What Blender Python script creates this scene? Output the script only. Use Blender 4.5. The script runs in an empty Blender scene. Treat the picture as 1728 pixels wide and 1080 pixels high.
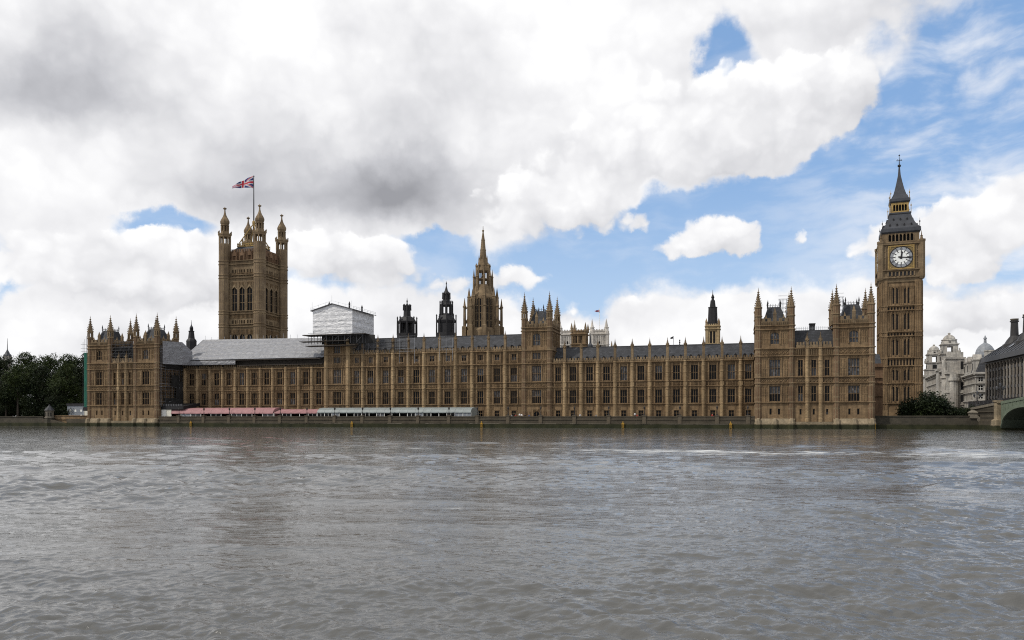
import bpy, math, random
import numpy as np
from mathutils import Vector, Matrix

random.seed(7)
SC = bpy.context.scene
COL = SC.collection
R = math.radians

# ------------------------------------------------------------------ survey of the place
# metres; camera stands at x=0, y=0 on the far bank, water level z=0, +Y looks across the river.
# The river front runs along U (left to right), N points inland, away from the river.
FOC, HCX, HOR = 1344.0, 864.0, 704.0
PL = (-155.823, 292.494)
U = (0.96272, -0.27050)
N = (0.27050, 0.96272)
CAMZ = 3.28
RZ = math.atan2(U[1], U[0])


def pt(s, t):
    return PL[0] + s * U[0] + t * N[0], PL[1] + s * U[1] + t * N[1]


def s_at(px, t=0.0):           # survey: bearing -> distance along the front at depth t
    a = (px - HCX) / FOC
    return (a * (PL[1] + t * N[1]) - PL[0] - t * N[0]) / (U[0] - a * U[1])


def z_at(py, s, t):            # survey: elevation -> height
    return CAMZ + (HOR - py) * pt(s, t)[1] / FOC


# ------------------------------------------------------------------ camera
cam = bpy.data.cameras.new("camera")
cam.sensor_width = 36.0
cam.lens = 36.0 * FOC / 1728.0
cam.shift_y = (HOR - 540.0) / 1728.0
cam.clip_start = 0.5
cam.clip_end = 9000.0
camo = bpy.data.objects.new("camera", cam)
camo.location = (0, 0, CAMZ)
camo.rotation_euler = (R(90), 0, 0)
COL.objects.link(camo)
SC.camera = camo

# ------------------------------------------------------------------ view and render
SC.view_settings.view_transform = 'Standard'
SC.view_settings.look = 'None'
SC.view_settings.exposure = 0.0
SC.view_settings.gamma = 1.0
SC.render.engine = 'CYCLES'
SC.cycles.use_denoising = False
SC.cycles.filter_width = 1.1
SC.cycles.max_bounces = 6
SC.cycles.diffuse_bounces = 3
SC.cycles.glossy_bounces = 3
SC.cycles.transparent_max_bounces = 8
SC.cycles.sample_clamp_indirect = 5.0
SC.cycles.sample_clamp_direct = 8.0

# ------------------------------------------------------------------ sun
SUN_EL, SUN_AZ = R(48), math.atan2(-0.93, -0.36)        # compass-like: dir = (sin az, cos az)
sd = Vector((math.sin(SUN_AZ) * math.cos(SUN_EL), math.cos(SUN_AZ) * math.cos(SUN_EL), math.sin(SUN_EL)))
sl = bpy.data.lights.new("sun", 'SUN')
sl.energy = 2.8
sl.angle = R(1.5)
sl.color = (1.0, 0.95, 0.86)
so = bpy.data.objects.new("sun", sl)
so.rotation_euler = sd.to_track_quat('Z', 'Y').to_euler()
so.location = (-80, 0, 160)
COL.objects.link(so)


# ------------------------------------------------------------------ node helpers
class NT:
    dim = '3D'

    def __init__(self, tree):
        self.t = tree
        self.n = tree.nodes
        self.l = tree.links

    def new(self, typ, **kw):
        nd = self.n.new(typ)
        for k, v in kw.items():
            setattr(nd, k, v)
        return nd

    def put(self, sock, v):
        if isinstance(v, bpy.types.NodeSocket):
            self.l.new(v, sock)
        elif v is not None:
            if sock.type == 'RGBA' and not hasattr(v, '__len__'):
                v = (v, v, v, 1)
            if sock.type == 'RGBA' and len(v) == 3:
                v = tuple(v) + (1,)
            sock.default_value = v

    def m(self, op, a, b=None, c=None, clamp=False):
        nd = self.new('ShaderNodeMath', operation=op)
        nd.use_clamp = clamp
        for i, v in enumerate((a, b, c)):
            if v is not None:
                self.put(nd.inputs[i], v)
        return nd.outputs[0]

    def v(self, op, a, b=None, s=None):
        nd = self.new('ShaderNodeVectorMath', operation=op)
        self.put(nd.inputs[0], a)
        if b is not None:
            self.put(nd.inputs[1], b)
        if s is not None:
            self.put(nd.inputs['Scale'], s)
        return nd.outputs['Value'] if op in ('DOT_PRODUCT', 'LENGTH', 'DISTANCE') else nd.outputs['Vector']

    def noise(self, vec, scale, detail=4, rough=0.5, dist=0.0, color=False):
        nd = self.new('ShaderNodeTexNoise', noise_dimensions=self.dim)
        self.put(nd.inputs['Vector'], vec)
        nd.inputs['Scale'].default_value = scale
        nd.inputs['Detail'].default_value = detail
        nd.inputs['Roughness'].default_value = rough
        nd.inputs['Distortion'].default_value = dist
        return nd.outputs['Color' if color else 0]

    def ramp(self, fac, stops):
        nd = self.new('ShaderNodeValToRGB')
        cr = nd.color_ramp
        while len(cr.elements) < len(stops):
            cr.elements.new(0.5)
        for e, (p, c) in zip(cr.elements, stops):
            e.position = p
            e.color = (c, c, c, 1) if not hasattr(c, '__len__') else tuple(c) + (1,)
        self.put(nd.inputs[0], fac)
        return nd.outputs[0]

    def mix(self, fac, a, b, mode='MIX'):
        nd = self.new('ShaderNodeMix', data_type='RGBA', blend_type=mode)
        self.put(nd.inputs[0], fac)
        self.put(nd.inputs[6], a)
        self.put(nd.inputs[7], b)
        return nd.outputs[2]

    def step(self, x, lo, hi):
        nd = self.new('ShaderNodeMapRange', interpolation_type='SMOOTHSTEP')
        self.put(nd.inputs[0], x)
        nd.inputs[1].default_value = lo
        nd.inputs[2].default_value = hi
        return nd.outputs[0]

    def comb(self, x, y, z):
        nd = self.new('ShaderNodeCombineXYZ')
        for i, v in enumerate((x, y, z)):
            self.put(nd.inputs[i], v)
        return nd.outputs[0]

    def sep(self, v):
        nd = self.new('ShaderNodeSeparateXYZ')
        self.put(nd.inputs[0], v)
        return nd.outputs


# ------------------------------------------------------------------ sky
def azel(px, py):
    x, z = (px - HCX) / FOC, (HOR - py) / FOC
    return math.atan(x), math.atan(z / math.hypot(1, x))


# the sky as surveyed: bearing/elevation, half widths, weight.  DECK: soft sheets of cloud (+) and gaps (-)
DECK = [
    (250, 100, 430, 190, 1.5), (780, 110, 330, 170, 1.5), (150, 285, 240, 70, .9), (560, 300, 200, 80, 1.1), (720, 260, 160, 110, .7),
    (1060, 210, 150, 80, 1.0), (1080, 60, 70, 90, .7), (1360, 10, 165, 62, 1.15), (1250, 225, 120, 36, .6),
    (300, 540, 520, 34, .9), (900, 570, 700, 46, .95), (864, 690, 2600, 86, 1.5), (1640, 560, 170, 34, .7),
    (1212, 84, 46, 46, -1.25), (1172, 116, 26, 18, -.5), (268, 372, 95, 26, -1.3), (735, 412, 50, 26, -1.2), (5, 455, 40, 45, -.8),
    (140, 36, 20, 16, -.9), (900, 80, 30, 18, -.6), (752, 238, 16, 9, -.6), (1200, 345, 150, 26, -.5), (1400, 330, 90, 60, -.4),
    (-700, 200, 500, 300, 1.2), (2600, 200, 600, 300, .9),
]
# heaped clouds with bright heads and grey bases
HEAPS = [
    (235, 415, 62, 30, 1.1), (300, 428, 55, 38, 1.1), (340, 470, 80, 34, .9), (70, 408, 70, 28, 1.0), (130, 455, 120, 30, .9), (385, 430, 34, 34, .8), (230, 490, 150, 26, .8),
    (555, 425, 70, 36, 1.1), (635, 430, 52, 38, 1.1), (590, 455, 95, 28, .7), (505, 420, 40, 28, .7), (770, 462, 70, 24, .8), (860, 470, 60, 24, .8), (720, 500, 90, 22, .6),
    (1395, 135, 62, 40, 1.2), (1440, 160, 32, 30, .7), (1320, 165, 75, 42, 1.1), (1245, 190, 85, 44, 1.0), (1340, 215, 90, 40, .8), (1120, 200, 90, 70, 1.0), (1160, 265, 110, 44, 1.0), (1290, 255, 60, 26, .6),
    (935, 335, 85, 58, 1.3), (1000, 345, 40, 36, .9), (860, 350, 60, 50, .7), (1010, 210, 80, 80, .7),
    (1180, 392, 34, 32, 1.1), (1235, 395, 30, 30, 1.0), (1275, 402, 30, 26, 1.0), (1205, 422, 92, 20, .8), (1120, 420, 30, 22, .6), (1080, 370, 22, 17, .86), (1357, 396, 11, 24, .82),
    (1595, 372, 42, 36, 1.1), (1640, 392, 34, 32, 1.0), (1560, 405, 48, 32, .9), (1478, 412, 40, 30, 1.0), (1720, 300, 40, 46, 1.0), (1690, 345, 46, 30, .9), (1725, 395, 40, 26, .7), (1600, 460, 60, 16, .8), (1655, 448, 36, 18, .9), (1605, 525, 62, 26, 1.0), (1560, 545, 50, 22, .8), (1700, 520, 60, 24, .8),
    (1100, 520, 150, 22, .7), (1330, 540, 160, 24, .6), (960, 500, 60, 22, .6), (100, 520, 150, 26, .7), (480, 520, 120, 24, .6),
]
# thicker, greyer parts of the deck
TONE = [
    (70, 150, 150, 58, -.36), (160, 175, 60, 40, -.10), (150, 55, 100, 36, -.08), (600, 325, 170, 44, -.36), (690, 300, 80, 52, -.24), (470, 235, 120, 42, -.16), (420, 335, 130, 34, -.16), (300, 335, 120, 26, -.08), (880, 392, 130, 30, -.20), (800, 300, 90, 60, -.08),
    (1440, 40, 150, 46, -.16), (940, 518, 45, 12, -.20), (560, 560, 120, 18, -.06), (1640, 480, 120, 18, -.08), (740, 130, 120, 60, -.05), (1060, 300, 150, 30, -.06),
]


def build_world():
    w = bpy.data.worlds.new("World")
    SC.world = w
    w.use_nodes = True
    T = NT(w.node_tree)
    T.n.clear()
    T.dim = '2D'
    sky = T.new('ShaderNodeTexSky', sky_type='NISHITA')
    sky.sun_disc = False
    sky.sun_elevation = SUN_EL
    sky.sun_rotation = SUN_AZ % (2 * math.pi)
    sky.air_density = 1.0
    sky.dust_density = 0.6
    sky.ozone_density = 1.4
    d = T.new('ShaderNodeTexCoord').outputs['Generated']
    x, y, z = T.sep(d)
    az = T.m('ARCTAN2', x, y)
    el = T.m('ARCSINE', z)
    P = T.comb(az, el, 0.0)
    w1 = T.v('SUBTRACT', T.noise(P, 7.0, 3, 0.5, color=True), (.5, .5, .5))
    w2 = T.v('SUBTRACT', T.noise(P, 24.0, 6, 0.62, color=True), (.5, .5, .5))
    Pd = T.v('ADD', T.v('ADD', P, T.v('SCALE', w1, s=.07)), T.v('SCALE', w2, s=.030))
    Ph = T.v('ADD', T.v('ADD', P, T.v('SCALE', w1, s=.030)), T.v('SCALE', w2, s=.026))

    def field(lst, vec, lift=False):
        tot = lf = None
        for (px, py, sx, sy, wt) in lst:
            a, e = azel(px, py)
            q = T.v('MULTIPLY', T.v('SUBTRACT', vec, (a, e, 0)), (FOC / sx, FOC / sy, 0))
            g = T.m('EXPONENT', T.m('MULTIPLY', T.v('DOT_PRODUCT', q, q), -0.7))
            tot = T.m('MULTIPLY', g, wt) if tot is None else T.m('MULTIPLY_ADD', g, wt, tot)
            if lift:         # how far above (+) or below (-) the heart of its heap, sun a little to the left
                u = T.m('MULTIPLY', g, T.v('DOT_PRODUCT', q, (-.35 * wt, .9 * wt, 0)))
                lf = u if lf is None else T.m('ADD', lf, u)
        return (tot, lf) if lift else tot

    def billow(vec, sc, det):
        nd = T.new('ShaderNodeTexVoronoi', feature='SMOOTH_F1', voronoi_dimensions='2D')
        T.put(nd.inputs['Vector'], T.v('MULTIPLY', vec, (1.0, 1.2, 0)))
        nd.inputs['Scale'].default_value = sc
        nd.inputs['Detail'].default_value = det
        nd.inputs['Roughness'].default_value = 0.55
        nd.inputs['Smoothness'].default_value = 0.45
        return T.m('SUBTRACT', 1.0, nd.outputs['Distance'])

    b0 = T.m('SUBTRACT', billow(Ph, 19.0, 2.0), .62)
    f0 = T.m('SUBTRACT', T.noise(T.v('MULTIPLY', P, (1., 1.35, 0)), 9.0, 9, .56, .1), .5)
    soft = T.m('SUBTRACT', T.noise(T.v('ADD', T.v('MULTIPLY', P, (1., 1.4, 0)), (7., 3., 0)), 5.0, 4, .5), .5)

    # thin streaks of high cloud, mostly to the right
    ws = T.noise(T.v('MULTIPLY', T.v('ADD', P, T.v('SCALE', w1, s=.045)), (3.0, 9.0, 0)), 2.1, 6, .55)
    reg = T.m('ADD', T.m('MULTIPLY', T.step(az, .30, .50), .50), .22)
    wisp = T.m('MULTIPLY', T.step(ws, .42, .70), reg)
    # the deck
    over = T.m('MAXIMUM', T.step(el, .56, .80), T.m('MULTIPLY', T.step(T.m('ABSOLUTE', az), .95, 1.4), .8))  # unseen cloud added overhead and behind, whitens the skylight
    dd = T.m('ADD', T.m('SUBTRACT', field(DECK, Pd), .50), T.m('MULTIPLY', f0, 1.0))
    dd = T.m('ADD', T.m('ADD', dd, T.m('MULTIPLY', over, .95)), T.m('MULTIPLY', b0, .22))
    D = T.step(dd, -.16, .34)
    vd = T.m('ADD', T.m('MULTIPLY_ADD', field(TONE, Pd), .86, .94), T.m('ADD', T.m('MULTIPLY', soft, .42), T.m('MULTIPLY', b0, .10)))
    # the heaps
    ht, hl_ = field(HEAPS, Ph, True)
    hd = T.m('ADD', T.m('SUBTRACT', ht, .55), T.m('ADD', T.m('MULTIPLY', b0, .75), T.m('MULTIPLY', f0, .80)))
    H = T.step(hd, -.10, .30)
    lift = T.m('DIVIDE', hl_, T.m('ADD', ht, .05))
    vh = T.m('ADD', T.m('MULTIPLY_ADD', lift, .135, .915), T.m('ADD', T.m('MULTIPLY', b0, .17), T.m('MULTIPLY', soft, .22)))

    def shade(v):
        v = T.m('MAXIMUM', T.m('MINIMUM', v, 0.985), 0.36)
        c = T.ramp(v, [(0.30, (.265, .27, .295)), (0.6, (.54, .545, .575)), (.85, (.83, .83, .845)), (1.0, (1.0, 1.0, 1.0))])
        return T.v('SCALE', c, s=10.2)
    blue = T.mix(0.55, sky.outputs[0], (3.0, 5.3, 9.2))
    # brighter, milkier air low down
    hz = T.step(el, 0.34, 0.0)
    blue = T.mix(T.m('MULTIPLY', hz, 0.62), blue, (6.4, 7.7, 9.2))
    c = T.mix(wisp, blue, (8.6, 8.8, 9.2))
    c = T.mix(D, c, shade(vd))
    c = T.mix(H, c, shade(vh))
    bg = T.new('ShaderNodeBackground')
    T.put(bg.inputs[0], c)
    bg.inputs[1].default_value = 0.105
    out = T.new('ShaderNodeOutputWorld')
    T.l.new(bg.outputs[0], out.inputs[0])
    w.cycles.sampling_method = 'MANUAL'
    w.cycles.sample_map_resolution = 1024


build_world()


# ------------------------------------------------------------------ materials
def mat_base(name):
    m = bpy.data.materials.new(name)
    m.use_nodes = True
    T = NT(m.node_tree)
    b = T.n['Principled BSDF']
    return m, T, b


def stone(name, c, dark=0.45, scale=1.0, block=True, rough=0.9, streak=True, bumps=0.25, vary=0.0):
    """weathered ashlar: blocks of slightly different colour, soot streaks and blotches"""
    m, T, b = mat_base(name)
    o = T.new('ShaderNodeTexCoord').outputs['Object']
    x, y, z = T.sep(o)
    h = T.m('ADD', x, T.m('MULTIPLY', y, 0.93))
    q = T.comb(h, z, 0.0)
    n1 = T.noise(o, 0.16 * scale, 5, 0.6)
    n2 = T.noise(T.v('MULTIPLY', o, (1, 1, 0.16)), 1.1 * scale, 5, 0.62)
    n3 = T.noise(o, 2.4 * scale, 4, 0.6)
    col = T.mix(T.ramp(n1, [(0.34, 0.0), (0.66, 1.0)]), (c[0] * .66, c[1] * .62, c[2] * .60), tuple(v * 1.2 for v in c))
    col = T.mix(T.m('MULTIPLY', T.ramp(n3, [(0.35, 0.0), (0.7, 1.0)]), 0.5), col,
                (c[0] * .62, c[1] * .58, c[2] * .55))
    if block:
        br = T.new('ShaderNodeTexBrick')
        T.put(br.inputs['Vector'], q)
        br.inputs['Color1'].default_value = (.82, .82, .82, 1)
        br.inputs['Color2'].default_value = (1.12, 1.1, 1.06, 1)
        br.inputs['Mortar'].default_value = (.62, .6, .57, 1)
        br.inputs['Scale'].default_value = 1.0
        br.inputs['Mortar Size'].default_value = 0.018
        br.inputs['Brick Width'].default_value = 1.1
        br.inputs['Row Height'].default_value = 0.42
        col = T.mix(0.8, col, br.outputs[0], 'MULTIPLY')
    if streak:
        st = T.ramp(n2, [(0.42, 0.0), (0.72, 1.0)])
        col = T.mix(T.m('MULTIPLY', st, dark), col, (c[0] * .22, c[1] * .22, c[2] * .24))
    if vary:                 # cleaned and uncleaned pieces
        oi = T.new('ShaderNodeObjectInfo').outputs['Random']
        col = T.v('SCALE', col, s=T.m('MULTIPLY_ADD', oi, vary, 1 - vary * .5))
    T.put(b.inputs['Base Color'], col)
    b.inputs['Roughness'].default_value = rough
    b.inputs['Specular IOR Level'].default_value = 0.2
    bp = T.new('ShaderNodeBump')
    bp.inputs['Strength'].default_value = bumps
    bp.inputs['Distance'].default_value = 0.12
    T.put(bp.inputs['Height'], n3)
    T.l.new(bp.outputs[0], b.inputs['Normal'])
    return m


def plain(name, c, rough=0.6, var=0.25, scale=1.5, spec=0.3, metal=0.0):
    m, T, b = mat_base(name)
    o = T.new('ShaderNodeTexCoord').outputs['Object']
    n = T.noise(o, scale, 5, 0.6)
    col = T.mix(T.ramp(n, [(0.3, 0.0), (0.7, 1.0)]), tuple(v * (1 - var) for v in c), tuple(min(1, v * (1 + var)) for v in c))
    T.put(b.inputs['Base Color'], col)
    b.inputs['Roughness'].default_value = rough
    b.inputs['Specular IOR Level'].default_value = spec
    b.inputs['Metallic'].default_value = metal
    return m


def slate(name, c):
    m, T, b = mat_base(name)
    o = T.new('ShaderNodeTexCoord').outputs['Object']
    x, y, z = T.sep(o)
    q = T.comb(T.m('ADD', x, T.m('MULTIPLY', y, 0.3)), z, 0.0)
    br = T.new('ShaderNodeTexBrick')
    T.put(br.inputs['Vector'], q)
    br.inputs['Color1'].default_value = tuple(v * .7 for v in c) + (1,)
    br.inputs['Color2'].default_value = tuple(v * 1.35 for v in c) + (1,)
    br.inputs['Mortar'].default_value = tuple(v * .45 for v in c) + (1,)
    br.inputs['Scale'].default_value = 1.0
    br.inputs['Mortar Size'].default_value = 0.03
    br.inputs['Brick Width'].default_value = 0.9
    br.inputs['Row Height'].default_value = 0.5
    n = T.noise(o, 0.5, 5, 0.65)
    col = T.mix(0.6, br.outputs[0], T.ramp(n, [(0.3, .45), (0.7, 1.4)]), 'MULTIPLY')
    T.put(b.inputs['Base Color'], col)
    b.inputs['Roughness'].default_value = 0.65
    b.inputs['Specular IOR Level'].default_value = 0.3
    return m


def glass(name, c, rough=0.12):
    m, T, b = mat_base(name)
    o = T.new('ShaderNodeTexCoord').outputs['Object']
    oi = T.new('ShaderNodeObjectInfo').outputs['Random']
    x, y, z = T.sep(o)
    q = T.comb(T.m('MULTIPLY', x, 2.2), T.m('MULTIPLY', z, 1.7), T.m('MULTIPLY', oi, 40.0))
    wn = T.new('ShaderNodeTexWhiteNoise')
    fl = T.new('ShaderNodeVectorMath', operation='FLOOR')
    T.put(fl.inputs[0], q)
    T.l.new(fl.outputs[0], wn.inputs[0])
    k = T.ramp(wn.outputs[0], [(0.0, 0.55), (0.8, 1.0), (1.0, 1.9)])
    T.put(b.inputs['Base Color'], T.mix(1.0, k, c, 'MULTIPLY'))
    b.inputs['Roughness'].default_value = rough
    b.inputs['Specular IOR Level'].default_value = 0.10
    bp = T.new('ShaderNodeBump')
    bp.inputs['Strength'].default_value = 0.25
    bp.inputs['Distance'].default_value = 0.05
    T.put(bp.inputs['Height'], wn.outputs[0])
    T.l.new(bp.outputs[0], b.inputs['Normal'])
    return m


def sheeting(name, c):
    """plastic scaffold sheeting: creased in lifts about two metres apart"""
    m, T, b = mat_base(name)
    o = T.new('ShaderNodeTexCoord').outputs['Object']
    x, y, z = T.sep(o)
    n = T.noise(o, 0.7, 6, 0.62, 0.6)
    n2 = T.noise(T.v('MULTIPLY', o, (0.35, 0.35, 1.6)), 1.0, 4, 0.6, 1.0)
    lines = T.m('ABSOLUTE', T.m('SINE', T.m('MULTIPLY', z, 1.55)))
    col = T.mix(T.ramp(n, [(0.3, 0.0), (0.7, 1.0)]), tuple(v * .70 for v in c), tuple(min(.86, v * 1.10) for v in c))
    T.put(b.inputs['Base Color'], col)
    b.inputs['Roughness'].default_value = 0.45
    bp = T.new('ShaderNodeBump')
    bp.inputs['Strength'].default_value = 0.5
    bp.inputs['Distance'].default_value = 0.5
    T.put(bp.inputs['Height'], T.m('ADD', T.m('ADD', n, T.m('MULTIPLY', n2, 1.6)), T.m('MULTIPLY', lines, 0.35)))
    T.l.new(bp.outputs[0], b.inputs['Normal'])
    return m


def leafmat(name, c):
    m, T, b = mat_base(name)
    g = T.new('ShaderNodeNewGeometry')
    o = T.new('ShaderNodeTexCoord').outputs['Object']
    n = T.noise(o, 0.35, 3, 0.5)
    k = T.m('ADD', T.m('MULTIPLY', g.outputs['Random Per Island'], 0.9), 0.55)
    col = T.mix(T.ramp(n, [(0.35, 0.0), (0.65, 1.0)]), c, (c[0] * 1.7, c[1] * 1.45, c[2] * 0.9))
    T.put(b.inputs['Base Color'], T.v('SCALE', col, s=k))
    b.inputs['Roughness'].default_value = 0.6
    b.inputs['Specular IOR Level'].default_value = 0.15
    return m


def wallmat(name, lo=(.052, .043, .031), hi=(.088, .074, .054)):
    """river wall: grey-brown granite above, black-green weed below the tide line"""
    m, T, b = mat_base(name)
    o = T.new('ShaderNodeTexCoord').outputs['Object']
    x, y, z = T.sep(o)
    n1 = T.noise(o, 0.35, 5, 0.6)
    n2 = T.noise(T.v('MULTIPLY', o, (1, 1, .3)), 1.6, 5, 0.65)
    br = T.new('ShaderNodeTexBrick')
    T.put(br.inputs['Vector'], T.comb(x, z, 0.0))
    br.inputs['Color1'].default_value = (.8, .8, .8, 1)
    br.inputs['Color2'].default_value = (1.15, 1.12, 1.1, 1)
    br.inputs['Mortar'].default_value = (.5, .5, .5, 1)
    br.inputs['Scale'].default_value = 1.0
    br.inputs['Mortar Size'].default_value = 0.02
    br.inputs['Brick Width'].default_value = 1.6
    br.inputs['Row Height'].default_value = 0.55
    c = T.mix(T.ramp(n1, [(.3, 0.), (.7, 1.)]), lo, hi)
    c = T.mix(0.8, c, br.outputs[0], 'MULTIPLY')
    c = T.mix(T.m('MULTIPLY', T.ramp(n2, [(.45, 0.), (.7, 1.)]), .5), c, (.05, .045, .03))
    zz = T.m('ADD', z, T.m('MULTIPLY', T.m('SUBTRACT', n2, 0.5), 0.9))
    weed = T.step(zz, 1.45, 1.0)
    wc = T.mix(T.ramp(n1, [(.35, 0.), (.65, 1.)]), (.016, .018, .008), (.035, .035, .016))
    c = T.mix(weed, c, wc)
    T.put(b.inputs['Base Color'], c)
    b.inputs['Roughness'].default_value = 0.85
    b.inputs['Specular IOR Level'].default_value = 0.2
    bp = T.new('ShaderNodeBump')
    bp.inputs['Strength'].default_value = 0.4
    bp.inputs['Distance'].default_value = 0.15
    T.put(bp.inputs['Height'], n2)
    T.l.new(bp.outputs[0], b.inputs['Normal'])
    return m


STONE = stone("limestone", (.238, .166, .095), dark=.75)
STONE_B = stone("limestone_shaft", (.335, .245, .142), dark=.5, vary=.3)
STONE_T = stone("limestone_tower", (.222, .166, .102), dark=.55, vary=.2)
STONE_D = stone("limestone_dark", (.165, .103, .062), dark=.55, block=False)
STONE_P = stone("limestone_pink", (.36, .25, .19), dark=.4, block=False)
PALE = stone("portland_stone", (.43, .415, .38), dark=.75, scale=.7)
PALE_A = stone("abbey_stone", (.58, .55, .50), dark=.55, scale=.6)
SLATE = slate("slate", (.031, .032, .036))
IRON = plain("cast_iron_roof", (.038, .040, .046), rough=.55, var=.3, scale=.6)
BLACKIRON = plain("sooty_iron", (.014, .013, .014), rough=.6, var=.4)
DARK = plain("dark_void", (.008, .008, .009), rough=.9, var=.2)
GLASS = glass("window_glass", (.005, .005, .006))
GLASSG = glass("window_grey", (.075, .076, .08), rough=.3)  # lighter grey panes for some of the windows
LEAD = plain("lead_grey", (.19, .20, .215), rough=.5)
GOLD = plain("gilding", (.30, .20, .07), rough=.55, var=.35, metal=.3)
WHITE = plain("white_paint", (.72, .71, .66), rough=.6, var=.08)
CREAM = plain("cream_panel", (.62, .59, .50), rough=.7, var=.1)
SHEET = sheeting("scaffold_sheeting", (.225, .225, .235))
SHEET_W = sheeting("white_sheeting", (.66, .655, .66))
TUBE = plain("scaffold_tube", (.30, .31, .33), rough=.5, var=.3)
TUBED = plain("scaffold_tube_dark", (.075, .075, .08), rough=.6, var=.3)
BOARD = plain("scaffold_board", (.045, .038, .032), rough=.9, var=.4)
NET = plain("debris_net", (.022, .021, .020), rough=.95, var=.4, scale=.5)
GREEN = plain("green_net", (.018, .13, .085), rough=.8, var=.2, scale=.5)
PINK = plain("pink_canvas", (.29, .15, .152), rough=.7, var=.16, scale=.6)
MARQ = plain("grey_green_canvas", (.20, .222, .218), rough=.5, var=.14, scale=.7)
YELLOW = plain("yellow_paint", (.36, .21, .03), rough=.5, var=.3)
CABIN = plain("grey_cabin_paint", (.20, .215, .235), rough=.6, var=.08)
RWALL = wallmat("river_wall_granite")
RWALL_T = wallmat("plinth_granite", (.20, .16, .105), (.28, .225, .15))
RWALL_D = wallmat("dark_embankment_granite", (.045, .040, .030), (.075, .066, .05))
BRGREEN = plain("pale_green_paint", (.12, .145, .105), rough=.6, var=.16, scale=.5)
BARK = plain("bark", (.06, .048, .036), rough=.9, var=.3)
LEAF_A = leafmat("plane_leaves", (.021, .033, .011))
LEAF_B = leafmat("dark_leaves", (.0095, .016, .0065))
BRONZE = plain("dark_bronze", (.030, .027, .026), rough=.5, var=.3)
CONC = plain("pale_pier", (.15, .13, .10), rough=.8, var=.25)


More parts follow.
